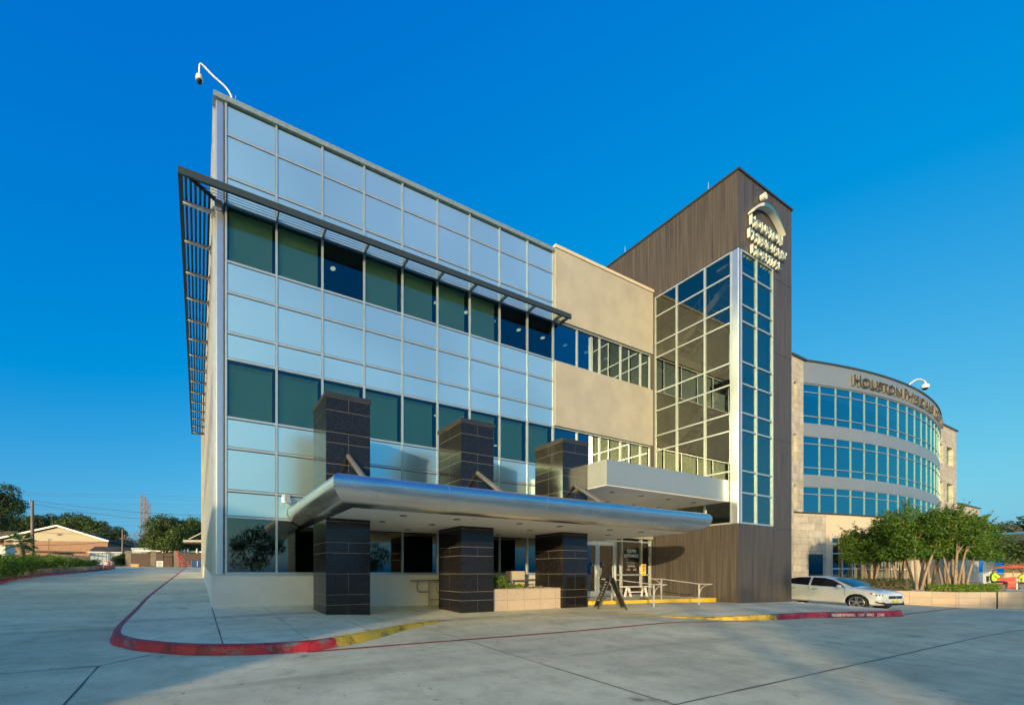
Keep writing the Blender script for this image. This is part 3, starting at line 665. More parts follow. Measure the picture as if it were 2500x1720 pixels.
# aluminium sunshade wrapping the corner
XO, YO, ZS = -.53, 12.45, 13.02
XR = XE+.22+.2
mb = MB(); mb.prism([(XO,YO,ZS-.2),(XR,YO,ZS-.2),(XR,YO+.06,ZS-.2),(XO+.12,YO+.06,ZS-.2),(XO+.12,35.3,ZS-.2),(XO,35.3,ZS-.2)], (0,0,.2))
mb.box(XO+.12, XC0-.05, 35.2, 35.3, ZS-.16, ZS)
sh = mb.build('sunshade', M['darkmetal'], wing)
mb = MB()
for i in range(5):
    t = (i+.75)/5.3
    y = YO+.06+t*(YF-.10-YO-.06)+.0; x = XO+.12+t*(XC0-.12-XO-.12)
    # front blades, tilted; side blades darker seen from below
    mb.add([(x, y-.042, ZS-.11),(XR-.03, y-.042, ZS-.11),(XR-.03, y+.042, ZS-.02),(x, y+.042, ZS-.02),(x, y-.042, ZS-.098),(XR-.03, y-.042, ZS-.098),(XR-.03, y+.042, ZS-.008),(x, y+.042, ZS-.008)],
           [(0,3,2,1),(4,5,6,7),(0,1,5,4),(1,2,6,5),(2,3,7,6),(3,0,4,7)])
mb.build('sunshade_blades', M['blade'], sh)
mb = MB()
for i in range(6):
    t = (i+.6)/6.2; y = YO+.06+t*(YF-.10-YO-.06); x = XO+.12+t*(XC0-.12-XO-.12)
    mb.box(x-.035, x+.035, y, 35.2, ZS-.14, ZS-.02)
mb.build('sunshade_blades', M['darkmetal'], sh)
for k in range(NB+2):
    x = X0+k*BAY if k <= NB else XR-.01
    mb = MB(); mb.box(x-.014, x+.014, YO+.06, YF-.03, ZS-.13, ZS+.03); mb.build('bracket', M['darkmetal'], sh)
for k in range(NS):
    y = YS0+k*BAY; mb = MB(); mb.obox((XO+.10, y, ZS-.21), (XC0, y, ZS-.23), .07, .10); mb.box(XC0-.14, XC0, y-.07, y+.07, ZS-.36, ZS-.15); mb.build('bracket', M['bracket'], sh)
mb = MB(); mb.obox((XO+.12, YO+.06, ZS-.06), (XC0-.02, YF-.03, ZS-.06), .03, .14); mb.build('bracket', M['darkmetal'], sh)
mb = MB(); mb.box(XC0-.05, XC0+.14, YF-.12, YF+.1, ZS-.36, ZS-.1); mb.build('bracket', M['silver'], sh)
for x, y in ((1.05,YF+.12),(8.6,YF+.2)):
    mb = MB(); mb.tube([(x,y,ZTOP-.05),(x,y,ZTOP+.36)], [.012,.005], 6); mb.build('lightning_rod', M['rail'], wing)
# wall lights
mb = MB(); mb.add([(2.45,YF-.03,3.95),(2.75,YF-.03,3.95),(2.70,YF-.28,3.90),(2.50,YF-.28,3.90),(2.45,YF-.03,4.2),(2.75,YF-.03,4.2),(2.68,YF-.14,4.2),(2.52,YF-.14,4.2)],
  [(3,2,1,0),(4,5,6,7),(0,1,5,4),(1,2,6,5),(2,3,7,6),(3,0,4,7)]); mb.build('wall_light', M['trim'], wing)
# entrance storefront
SF = YF; mb = MB()
for x in (16.09, 18.66, 19.12, 20.67, 21.40): mb.box(x-.035, x+.035, SF-.06, SF+.08, .5, 3.42)
mb.box(16.05, 21.44, SF-.05, SF+.08, 3.22, 3.30)
mb.box(18.69, 21.37, SF-.045, SF+.07, 1.55, 1.63); mb.box(18.69, 21.37, SF-.045, SF+.07, .5, .60)
mb.box(XE, 16.05, YF-.045, YF+.05, 3.35, 3.42); mb.box(16.02-.0, 16.05, YF-.04, YF+.05, 1.62, 3.35)
mb.build('storefront_frame', M['trim'], wing)
window(XE, 1.695, 3.35, M['glasslow'])
for x0, x1 in ((18.695,19.085),(19.155,20.635),(20.705,21.365)):
    for z0, z1 in ((.6,1.55),(1.63,3.22)):
        mb = MB(); mb.pane(x0, x1, SF, SF+.012, z0, z1); gl_ = mb.build('window', M['glassdoor'], wing)
mb = MB(); mb.pane(16.12, 18.63, SF, SF+.012, 3.30, 3.42); mb.build('transom_window', M['glassdoor'], wing)
mb = MB()                            # lettering stuck on the glass
place_text(mb, 'SOUTH', (19.56, SF-.012, 2.70), (1,0,0), (0,0,1), .165, .68, .003, offset=.018)
mb.build('entrance_lettering', M['vinyl'], wing); mb = MB()
place_text(mb, 'ENTRANCE', (19.36, SF-.012, 2.47), (1,0,0), (0,0,1), .165, 1.10, .003, offset=.018)
mb.build('entrance_lettering', M['vinyl'], wing); mb = MB()
place_text(mb, 'PLEASE SEE HOURS OF OPERATION BELOW', (19.52, SF-.012, 2.19), (1,0,0), (0,0,1), .03, .74, .003)
place_text(mb, 'NO SMOKING OR TOBACCO', (19.6, SF-.012, 2.135), (1,0,0), (0,0,1), .03, .56, .003)
mb.build('door_notice', M['vinyl'], wing); mb = MB()
place_text(mb, 'NO CONCEALED CARRY', (19.6, SF-.012, 2.05), (1,0,0), (0,0,1), .035, .56, .003)
place_text(mb, 'NO FIREARMS ALLOWED', (19.6, SF-.012, 2.0), (1,0,0), (0,0,1), .035, .56, .003)
mb.build('door_notice', M['vinyl'], wing); mb = MB()
place_text(mb, 'NO WEAPONS', (19.53, SF-.012, 1.83), (1,0,0), (0,0,1), .03, .26, .003)
mb.build('door_notice', M['vinyl'], wing); mb = MB()
place_text(mb, 'NO SMOKING', (20.03, SF-.012, 1.83), (1,0,0), (0,0,1), .03, .26, .003)
mb.build('door_notice', M['vinyl'], wing)
mb = MB()
for x in (19.66, 20.16): mb.lathe((x, SF-.012, 1.93), [(.055,0),(.055,-.004)], 16, axis='y')
mb.build('prohibition_sticker', M['vinylred'], wing)
for side, (x0, x1) in enumerate(((16.13,17.36),(17.38,18.62))):
    mb = MB()
    mb.box(x0, x0+.13, SF-.035, SF+.02, .56, 3.20); mb.box(x1-.13, x1, SF-.035, SF+.02, .56, 3.20)
    mb.box(x0+.13, x1-.13, SF-.035, SF+.02, 3.0, 3.20); mb.box(x0+.13, x1-.13, SF-.035, SF+.02, .56, .82)
    dr = mb.build('door', M['trim'], wing)
    mb = MB(); mb.pane(x0+.13, x1-.13, SF-.01, SF+.002, .82, 3.0); mb.build('door_glass', M['glassdoor'], dr)
    hx = x1-.07 if side == 0 else x0+.07
    hx2 = hx-.05 if side == 0 else hx+.05
    mb = MB(); mb.tube([(hx,SF-.035,1.9),(hx2,SF-.11,1.9),(hx2,SF-.11,1.5),(hx,SF-.035,1.5)], .016, 8); mb.build('handle', M['chrome'], dr)
    mb = MB(); mb.lathe((x0+.35 if side else x1-.35, SF-.045, 2.12), [(.09,0),(.09,-.004)], 18, axis='y'); mb.build('door_sticker', M['tealface'], dr)
mb = MB(); mb.box(17.24, 17.36, SF-.045, SF-.04, 1.52, 1.86); mb.build('door_plate', M['vinyl'], wing)

# security cameras on goosenecks
def dome_camera(name, pts, label, s=1.):
    t = thing(name, label, 'security camera', pts[0])
    mb = MB(); mb.tube(dense([tuple(p) for p in pts], 4), .027*s, 8); mb.build('arm', M['white'], t)
    e = Vector(pts[-1]); mb = MB(); mb.lathe(e-Vector((0,0,.14*s)), [(.09*s,0),(.11*s,.05*s),(.10*s,.12*s),(.04*s,.16*s)], 14); h = mb.build('housing', M['white'], t)
    mb = MB(); mb.lathe(e-Vector((0,0,.22*s)), [(.02*s,0),(.06*s,.02*s),(.085*s,.08*s)], 14); mb.build('dome', M['black'], h)
    return t
dome_camera('security_camera', [(.98,13.3,16.1),(.95,13.3,16.52),(.79,13.3,16.76),(.4,13.3,16.95),(.12,13.3,17.12),(.03,13.3,17.08),(.02,13.3,16.74)], 'white dome camera on a curved arm above the silver corner of the roof')

# ------------------------------------------------------------------ stair tower
XT, YT, XTR, YB, ZT = 21.61, 9.45, 26.47, 20., 19.4
tw = thing('stair_tower', 'tall dark timber clad stair tower with glazed corner', 'tower', (XT, YT, .3))
mb = MB()
mb.box(XT, XT+.25, YT, YF+.6, .1, 3.86); mb.box(XT, XT+.25, YT, YB, 16.02, ZT); mb.box(XT, XT+.25, YF-.06, YB, 3.86, 16.02)
mb.box(XT+.25, XTR, YT, YT+.25, .1, 3.86); mb.box(XT+.25, 24.68, YT, YT+.25, 16.02, ZT)
mb.box(24.68, XTR, YT, YT+.25, 3.86, ZT); mb.box(XTR-.25, XTR, YT+.25, YB, .1, ZT); mb.box(XT+.25, XTR-.25, YB-.25, YB, .1, ZT)
mb.build('timber_cladding', M['wood'], tw)
mb = MB()                            # open cladding joints
for z in (15.6, 12.1, 8.0, 3.75): mb.box(24.7, XTR+.003, YT-.004, YT, z, z+.018)
for x in (22.9, 24.66): mb.box(x, x+.012, YT-.004, YT, .2, 3.8); mb.box(x, x+.012, YT-.004, YT, 16.1, ZT)
for y in (12.3, 11.3, 10.4): mb.box(XT-.004, XT, y, y+.012, 16.1, ZT)
mb.build('cladding_joint', M['dark'], tw)
mb = MB(); mb.box(XT-.05, XTR+.05, YT-.05, YT+.3, ZT, ZT+.09); mb.box(XT-.05, XT+.3, YT+.3, YB, ZT, ZT+.09); mb.box(XTR-.3, XTR+.05, YT+.3, YB, ZT, ZT+.09)
mb.build('coping', M['darkmetal'], tw)
mb = MB(); mb.box(XT+.25, XTR-.25, YT+.25, YB-.25, ZT-.6, ZT-.5); mb.build('roof', M['darkmetal'], tw)
mb = MB(); mb.box(XT-.025, XT+.16, YT-.025, YT+.22, 3.86, 15.98); bevel(mb.build('corner_trim', M['silver'], tw), .02, 2)
ZL = [15.95, 14.96, 13.56, 12.83, 11.04, 10.07, 8.78, 8.01, 6.21, 5.24, 3.90]
YM = [9.70, 10.72, 11.93, 12.95]; XM = [21.84, 23.15, 24.60]
mb = MB()
for y in YM: mb.box(XT-.03, XT+.08, y-.035, y+.035, 3.9, 15.95)
for z in ZL: mb.box(XT-.02, XT+.07, 9.68, 12.97, z-.035, z+.035)
for x in XM: mb.box(x-.035, x+.035, YT-.03, YT+.08, 3.9, 15.95)
for z in ZL: mb.box(21.80, 24.62, YT-.02, YT+.07, z-.035, z+.035)
mb.build('curtain_wall_frame', M['trim'], tw)
for i in range(len(ZL)-1):
    for j in range(3):
        mb = MB(); mb.pane(XT+.02, XT+.03, YM[j]+.035, YM[j+1]-.035, ZL[i+1]+.035, ZL[i]-.035); mb.build('window', M['glasstower'], tw)
    for j in range(2):
        mb = MB(); mb.pane(XM[j]+.035, XM[j+1]-.035, YT+.02, YT+.03, ZL[i+1]+.035, ZL[i]-.035); mb.build('window', M['glassblue'], tw)
stm = mat('stair_grey', (.30,.30,.27), .7, var=.1)
for k in range(6):
    z = 1.4+k*2.4; up = k % 2 == 0
    mb = MB(); n = 12; x0, x1 = (XT+.4, XT+1.5) if up else (XT+1.6, XT+2.7)
    ys = (YT+1., YT+3.6) if up else (YT+3.6, YT+1.)
    for i in range(n):
        a = ys[0]+(ys[1]-ys[0])*i/n; b = ys[0]+(ys[1]-ys[0])*(i+1)/n; mb.box(x0, x1, a, b, z+2.4*i/n, z+2.4*(i+1)/n)
    mb.obox((x0, ys[0], z-.1), (x0, ys[1], z+2.3), .06, .3); mb.obox((x1, ys[0], z-.1), (x1, ys[1], z+2.3), .06, .3)
    fl = mb.build('stair_flight', stm, tw)
    mb = MB(); mb.tube([(x0, ys[0], z+.95), (x0, ys[1], z+3.35)], .025, 6)
    for i in range(7): t = i/6; mb.tube([(x0, ys[0]+(ys[1]-ys[0])*t, z+2.4*t), (x0, ys[0]+(ys[1]-ys[0])*t, z+.95+2.4*t)], .012, 5)
    mb.build('handrail', M['railgrey'], fl)
    mb = MB(); mb.box(XT+.4, XT+2.8, (YT+3.6 if up else YT+.35), (YT+4.6 if up else YT+1.), z+2.28, z+2.4); mb.build('landing', stm, tw)
mb = MB(); mb.box(24.7, 24.8, YT+.25, YF+1.6, 3.9, 16); mb.box(XT+.25, 24.7, YF+1.5, YF+1.6, .3, 16); mb.build('interior_wall', mat('stair_wall', (.20,.22,.20), .8), tw)
for x, y in ((XT+.05,10.6),(XT+.05,14.6),(XT+.05,19.)):
    mb = MB(); mb.tube([(x,y,ZT),(x,y,ZT+.5)], [.012,.005], 6); mb.build('lightning_rod', M['rail'], tw)

# sign on the tower
sg = thing('hospital_sign', 'cream and teal channel letter sign with arch and dot high on the tower', 'sign', (23.8, YT-.24, 15.95))
def channel_letters(body, x0, x1, z0, h, name='letter'):
    vs, fs = text_mesh(body, 1., 0.001); tx0 = min(v.x for v in vs); tx1 = max(v.x for v in vs); sxx = (x1-x0)/(tx1-tx0)
    cap = .70; sc = h/cap
    # advance widths: measure each glyph alone, then keep natural spacing
    pos = []
    for i, ch in enumerate(body):
        if ch == ' ': continue
        wv, _ = text_mesh(body[:i+1], 1., .001); gv, gf = text_mesh(ch, 1., .001)
        gx0 = min(v.x for v in gv); gx1 = max(v.x for v in gv); ex = max(v.x for v in wv)
        left = ex-(gx1-gx0); big = 1.16 if (i == 0) else 1.
        mb = MB()
        zmid = 0
        def tr(v, yy, infl=0): return (x0+(left-tx0+(v.x-gx0))*sxx, yy, z0+v.y*sc*big)
        yf, yb = YT-.16, YT-.04
        mb.add([tr(v, yf if v.z > zmid else yb) for v in gv], gf, 0)
        o = mb.build(name, [M['cream'], M['tealface']], sg)
        for p in o.data.polygons:
            if abs(p.normal.y) > .9: p.material_index = 1
        o.data.update()
        # cream rim around the teal face
    return
channel_letters('HOUSTON', 22.42, 25.22, 17.22, .38)
channel_letters("PHYSICIANS'", 22.25, 25.6, 16.58, .36)
channel_letters('HOSPITAL', 22.5, 25.1, 15.97, .34)
def arc_pts(xa, xb, za, zp, zb, th0, th1, n=22):
    top, bot = [], []
    for i in range(n+1):
        t = i/n; x = xa+(xb-xa)*t
        z = za+(zb-za)*t+(zp-(za+zb)/2)*(1-(2*t-1)**2)
        wth = th0+(th1-th0)*math.sin(math.pi*t)
        top.append((x, z)); bot.append((x+(.05 if t > .5 else -.05)*0, z-wth))
    return top, bot
top, bot = arc_pts(22.35, 25.25, 17.74, 18.50, 17.70, .07, .17)
mb = MB(); pl = top+bot[::-1]
n = len(pl); yf, yb = YT-.24, YT-.03
for i in range(len(top)-1):
    a, b, c_, d_ = top[i], top[i+1], bot[i+1], bot[i]
    mb.add([(a[0],yf,a[1]),(b[0],yf,b[1]),(c_[0],yf,c_[1]),(d_[0],yf,d_[1])], [(3,2,1,0)], 1 if i > 6 else 0)
    mb.add([(a[0],yf,a[1]),(b[0],yf,b[1]),(b[0],yb,b[1]),(a[0],yb,a[1])], [(0,1,2,3)], 0)
    mb.add([(d_[0],yf,d_[1]),(c_[0],yf,c_[1]),(c_[0],yb,c_[1]),(d_[0],yb,d_[1])], [(3,2,1,0)], 0)
for q, r_ in ((top[0],bot[0]),(top[-1],bot[-1])): mb.add([(q[0],yf,q[1]),(q[0],yb,q[1]),(r_[0],yb,r_[1]),(r_[0],yf,r_[1])], [(0,1,2,3)], 0)
mb.build('arch', [M['cream'], M['tealface']], sg)
mb = MB(); mb.lathe((23.5, YT-.20, 18.84), [(.15,0),(.15,.17)], 24, axis='y'); mb.build('dot', M['cream'], sg)

# ------------------------------------------------------------------ granite columns
def granite_column(x0, y0, s_, zb, zt, label):
    t = thing('granite_column', label, 'column', (x0+s_/2, y0+s_/2, zb), group='granite columns carrying the entrance canopy')
    mb = MB(); mb.box(x0+.004, x0+s_-.004, y0+.004, y0+s_-.004, zb-.1, zt-.1); core = mb.build('core', M['grout'], t)
    mb = MB(); z = zt-.12; pat = [(.36,'s'),(.60,'f'),(.29,'s'),(.58,'s2'),(.29,'s'),(.58,'f'),(.44,'s'),(.27,'s'),(.58,'f'),(.29,'s'),(.58,'f'),(.58,'s'),(.28,'f')]
    g = .0038; k = 0
    while z > zb+.02:
        h, kind = pat[k] if k < len(pat) else (.4, 's'); k += 1
        zl = max(zb-.05, z-h); a, b = zl+g, z-g
        cuts = [0, s_] if kind == 'f' else [0, s_*.5, s_]
        for i in range(len(cuts)-1):
            c0, c1 = cuts[i]+(g if i else 0), cuts[i+1]-(g if i < len(cuts)-2 else 0)
            mb.box(x0+c0, x0+c1, y0, y0+.03, a, b); mb.box(x0+c0, x0+c1, y0+s_-.03, y0+s_, a, b)
            d0, d1 = y0+max(c0,.0305), y0+min(c1, s_-.0305)
            mb.box(x0, x0+.03, d0, d1, a, b); mb.box(x0+s_-.03, x0+s_, d0, d1, a, b)
        z = zl
    mb.build('granite_tiles', M['granite'], t)
    mb = MB(); mb.box(x0-.03, x0+s_+.03, y0-.03, y0+s_+.03, zt-.11, zt); mb.build('cap', M['cap'], t)
    return t
YC = 10.53
CXS = [3.168, 7.64, 12.14]; CW = 1.31
granite_column(CXS[0], YC, CW, .50, 6.62, 'dark polished granite column nearest the silver corner, wholly in shade below the canopy')
granite_column(CXS[1], YC, CW, .40, 6.62, 'middle granite column, to the left of the stone planter')
granite_column(CXS[2], YC, CW, .36, 6.62, 'granite column at the right end of the stone planter, beside the flat box canopy')

# ------------------------------------------------------------------ bullnose canopy
CL, CR, CF, CB, CZ = 2.63, 17.45, 8.2, 12.98, 3.84
cn = thing('entrance_canopy', 'brushed metal canopy with rounded bullnose edges and white soffit', 'canopy', ((CL+CR)/2, CF+2, 3.17))
prof = []
for i in range(17):
    a = -R(62)+i/16*R(152)
    if a < 0: prof.append((.26*(1-math.cos(a)), 3.66-.20*math.sin(a)))
    else: prof.append((.62*(1-math.cos(a)), 3.66-.49*math.sin(a)))
def ring(ins, z):
    f_ = ins*.75
    P = [(CL+ins, CB, z)]
    P += [(CL+ins, CF+f_, z)]
    rr = .55                           # right hand corner is rounded in plan
    for i in range(7):
        t = i/6*math.pi/2; P.append((CR-ins-rr+rr*math.sin(t), CF+f_+rr-rr*math.cos(t), z))
    P += [(CR-ins, CB, z)]
    return P
rings = [ring(i_, z) for i_, z in prof]; k = len(rings[0])
mb = MB()
for s_ in range(k-1):                # each side of the shell keeps its own verts: crisp mitres
    vs = [];
    for r_ in rings: vs += [r_[s_], r_[s_+1]]
    mb.add(vs, [(2*i, 2*i+1, 2*i+3, 2*i+2)[::-1] for i in range(len(rings)-1)], 0, True)
r0 = rings[0]; mb.add(r0, [tuple(range(len(r0)))[::-1]], 0); mb.add([(p[0],p[1],p[2]) for p in (r0[0], r0[-1])]+[rings[-1][-1], rings[-1][0]], [(0,1,2,3)])
shell = mb.build('metal_edge', M['canopy'], cn)
me = shell.data; bm = bmesh.new(); bm.from_mesh(me); bmesh.ops.remove_doubles(bm, verts=bm.verts, dist=.0005); bmesh.ops.recalc_face_normals(bm, faces=bm.faces); 
for e_ in bm.edges:
    if len(e_.link_faces) == 2 and e_.calc_face_angle(0) > R(35): e_.smooth = False
bm.to_mesh(me); bm.free()
mb = MB(); rb = rings[-1]; mb.add([(p[0], p[1], p[2]+.004) for p in rb], [tuple(range(len(rb)))]); mb.build('soffit', M['soffit'], cn)
mb = MB()
for x in (5.6, 8.9, 12.2, 15.3):
    for i in range(len(rings)-1):
        a, b = rings[i][1], rings[i+1][1]
        mb.quad((x,a[1]-.003,a[2]),(x+.008,a[1]-.003,a[2]),(x+.008,b[1]-.003,b[2]-.003),(x,b[1]-.003,b[2]-.003))
mb.build('panel_seam', M['coping'], cn)
for x in (4.9,6.6,8.9,10.6,13.,14.7):
    for y in (9.3, 10.6, 12.2):
        if y == 10.6 and any(c-.2 < x < c+CW+.2 for c in CXS): continue
        mb = MB(); mb.lathe((x, y, 3.155), [(.095,0),(.10,.018)], 14); mb.build('downlight', M['fitting'], cn)
for i, x in enumerate(CXS):
    xc = x+CW/2
    mb = MB(); mb.tube([(xc, YC+.02, 4.93), (xc, 9.0, 3.78)], .075, 12); mb.build('strut', M['strut'], cn)

# ------------------------------------------------------------------ flat box canopy
bx = thing('box_canopy', 'flat pale metal box canopy joining the stair tower above the entrance', 'canopy', (17.5, 11, 4.85))
BX0, BX1, BY0, BY1, BZ0, BZ1 = 13.46, XT-.03, 9.75, YF-.11, 4.88, 5.80
mb = MB(); mb.box(BX0, BX1, BY0, BY1, BZ0, BZ1); mb.build('fascia', M['boxmetal'], bx)
mb = MB()
for z in (BZ0+.10, BZ1-.13): mb.box(BX0-.003, BX1, BY0-.003, BY0, z, z+.012); mb.box(BX0-.003, BX0, BY0, BY1, z, z+.012)
for x in (17.45,): mb.box(x, x+.02, BY0-.003, BY0, BZ0, BZ1)
for y in (10.6, 11.9): mb.box(BX0-.003, BX0, y, y+.015, BZ0, BZ1)
mb.build('panel_seam', M['coping'], bx)
mb = MB(); mb.box(BX0+.02, BX1-.02, BY0+.02, BY1-.02, BZ0-.03, BZ0); mb.build('soffit', M['soffit'], bx)
for x in (14.8,16.6,18.4,20.3):
    for y in (10.5,12.):
        mb = MB(); mb.lathe((x, y, BZ0-.045), [(.09,0),(.095,.015)], 14); mb.build('downlight', M['fitting'], bx)

# ------------------------------------------------------------------ entrance landing, rails, planter
mb = MB(); mb.prism([(14.3,11.08,.2),(21.58,10.35,.2),(21.58,13.02,.2),(14.3,13.02,.2)], (0,0,.34))
ld = tag(mb.build('landing', M['walk'], org=(18,12,.4)), kind='structure')
mb = MB(); mb.prism([(14.28,10.98,.2),(21.58,10.25,.2),(21.58,10.347,.2),(14.28,11.077,.2)], (0,0,.345)); mb.prism([(14.28,10.98,.2),(14.28,11.077,.2),(13.6,13.0,.2),(13.5,13.0,.2)], (0,0,.33))
tag(mb.build('yellow_step_edge', M['yellow2'], org=(18,11,.4)), kind='structure')
def step_rail(x, ya, yb, label):
    t = thing('step_rail', label, 'handrail', (x, ya-.7, .4), group='steel rails across the yellow step')
    z1, z2 = .54, gz(x,yb)+lift(x,yb)
    mb = MB(); mb.box(x-.022, x+.022, ya-.022, ya+.022, z1, z1+.88); mb.build('post', M['rail'], t)
    mb = MB(); mb.box(x-.022, x+.022, yb-.022, yb+.022, z2, z2+.84); mb.build('post', M['rail'], t)
    mb = MB(); mb.obox((x,ya+.45,z1+.88), (x,ya-.03,z1+.88), .045, .03); mb.obox((x,ya,z1+.88), (x,yb,z2+.84), .045, .03); mb.obox((x,yb+.03,z2+.84), (x,yb-.45,z2+.84), .045, .03); mb.build('top_rail', M['rail'], t)
    mb = MB()
    mb.tube([(x, ya+.02+.36*(1-math.cos(a*math.pi/16)), z1+.86-.36+.36*math.sin(a*math.pi/16)) for a in range(9)], .012, 6)
    mb.tube([(x, yb-.02-.36*(1-math.cos(a*math.pi/16)), z2+.82-.36+.36*math.sin(a*math.pi/16)) for a in range(9)], .012, 6)
    mb.build('brace', M['rail'], t)
step_rail(15.6, 11.08, 9.4, 'left one of two galvanised rails stepping down over the yellow edge, nearer the glass doors')
step_rail(18.35, 10.74, 9.3, 'right one of two galvanised rails stepping down over the yellow edge, nearer the timber tower')
def ramp_rail(x0, x1, y, z0, label):
    t = thing('ramp_rail', label, 'handrail', (x0, y, z0), group='grey tubular rails behind the columns')
    zt = z0+.94; mb = MB()
    mb.tube(dense([(x1,y,zt),(x0+.15,y,zt),(x0+.03,y,zt-.04),(x0,y,zt-.14),(x0,y,zt-.28),(x0+.04,y,zt-.38),(x0+.15,y,zt-.42),(x0+.5,y,zt-.42)], 4), .024, 8); mb.tube([(x0+.5,y,z0+.22),(x1,y,z0+.22)], .018, 8); mb.build('top_rail', M['railgrey'], t)
    x = x0+.5
    while x <= x1+.01:
        mb = MB(); mb.tube([(x,y,z0-.05),(x,y,zt)], .024, 8); mb.build('post', M['railgrey'], t); x += 1.5
ramp_rail(7.3, 13.3, 12.75, .46, 'grey rail loop against the base wall, behind the middle column')
ramp_rail(7.75, 13.3, 12.15, .44, 'grey rail loop standing one step out from the base wall, nearer the columns')
pt = thing('stone_planter', 'cream stone planter box between two granite columns', 'planter', (10.5, 11.2, .38))
mb = MB(); a, b = CXS[1]+CW+.01, CXS[2]-.01
mb.box(a, b, 10.62, 10.77, .3, 1.13); mb.box(a, b, 11.6, 11.75, .3, 1.13); mb.box(a, a+.15, 10.77, 11.6, .3, 1.13); mb.box(b-.15, b, 10.77, 11.6, .3, 1.13)
mb.build('wall', M['limewall'], pt)
mb = MB(); mb.box(a+.15, b-.15, 10.77, 11.6, .9, 1.05); mb.build('soil', M['soil'], pt)
mb = MB(); mb.box(11.3, 12.1, 12.35, 12.6, .4, 1.75); tag(mb.build('low_pier', M['tan2']), 'short cream pier standing behind the stone planter', 'pier')

# sandwich board
sb = thing('sandwich_board', 'black folding chalk board standing open on the pavement', 'a-frame sign', (13.7, 9.8, gz(13.7,9.8)+lift(13.7,9.8)), R(20), local=True)
for s_ in (-1, 1):
    pts = lambda u, z: (s_*(.045+.42*(1-z/1.12)), u, z)
    mb = MB(); th_ = .02*s_
    mb.prism([pts(-.31,.12), pts(.31,.12), pts(.31,1.1), pts(-.31,1.1)], (th_,0,0)); pn = mb.build('board', M['chalk'], sb)
    mb = MB()
    for u in (-.33, .33): mb.obox(pts(u,0), pts(u,1.14), .045, .035)
    mb.obox(pts(-.33,1.12), pts(.33,1.12), .04, .05); mb.obox(pts(-.33,.12), pts(.33,.12), .04, .05); mb.build('frame', M['black'], sb)
    mb = MB(); rnd = random.Random(5+s_)
    for i in range(8):
        z = .95-i*.095; l = rnd.uniform(.14,.24); o_ = Vector(pts(0,z))+Vector((s_*.024,0,0))
        upv = (Vector(pts(0,1))-Vector(pts(0,.5))).normalized()
        wd = ['WELCOME TO','PHYSICIANS','HOSPITAL','PLEASE','CHECK IN AT','THE FRONT','DESK','THANK YOU'][i]
        mb = MB(); place_text(mb, wd, o_+Vector((0,-l*s_,0)) , (0,s_,0), upv, .055, 2*l, .002); mb.build('chalk_writing', M['chalkline'] if s_ < 0 else M['chalkgold'], pn)
mb = MB(); mb.tube([(0,-.1,1.13),(0,-.08,1.19),(0,.08,1.19),(0,.1,1.13)], .012, 6); mb.build('handle', M['chrome'], sb)
sb.rotation_euler = (0,0,R(-62+20))

# yellow notice on a stand
ns = thing('notice_stand', 'yellow notice with wheelchair symbol on thin black post', 'sign', (17.6, 11.05, .541), R(0), local=True)
mb = MB(); mb.tube([(0,0,0),(0,0,1.05)], .016, 8); mb.build('post', M['black'], ns)
mb = MB(); mb.lathe((0,0,0), [(.19,0),(.19,.012),(.03,.025)], 20); mb.build('foot', M['black'], ns)
mb = MB(); mb.box(-.15,.15,-.03,0,1.02,1.52); pn = bevel(mb.build('panel', M['signyellow'], ns), .008, 1)
mb = MB(); mb.box(-.11,.11,-.034,-.031,1.38,1.49); mb.build('header', M['signorange'], pn)
mb = MB(); place_text(mb, 'ACCESSIBLE', (-.1,-.036,1.44), (1,0,0), (0,0,1), .03, .2, .002); place_text(mb, 'ENTRANCE', (-.1,-.036,1.395), (1,0,0), (0,0,1), .03, .2, .002); mb.box(-.055,.055,-.034,-.031,1.20,1.34)
mb.obox((-.08,-.034,1.08),(.04,-.034,1.08),.004,.014,up=(0,0,1)); mb.prism([(-.11,-.036,1.08),(-.06,-.036,1.10),(-.06,-.036,1.06)], (0,.004,0)); mb.build('printing', M['vinylblue'], pn)
mb = MB(); mb.lathe((0,-.037,1.315), [(.012,0),(.012,-.002)], 10, axis='y'); mb.tube([(0,-.038,1.30),(0,-.038,1.26),(.025,-.038,1.258),(.03,-.038,1.225)], .006, 5); mb.tube([(.012+.028*math.cos(a),-.038,1.245+.028*math.sin(a)) for a in [R(t) for t in range(80,330,25)]], .004, 5); mb.build('wheelchair_symbol', M['white'], pn)

# white trestle bench
bn = thing('trestle_bench', 'low white trestle bench standing against the entrance glass', 'bench', (19.3, 12.45, .54), 0, local=True)
mb = MB(); mb.box(-.95,.95,-.17,.17,.46,.51); bevel(mb.build('seat', M['white'], bn), .01, 1)
for x in (-.62, .62):
    for s_ in (-1,1):
        mb = MB(); mb.obox((x+s_*.06,0,.46),(x+s_*.22,-.0,0),.09,.05,up=(0,1,0)); mb.build('leg', M['white'], bn)
mb = MB(); mb.box(-.6,.6,-.02,.02,.2,.25); mb.build('stretcher', M['white'], bn)

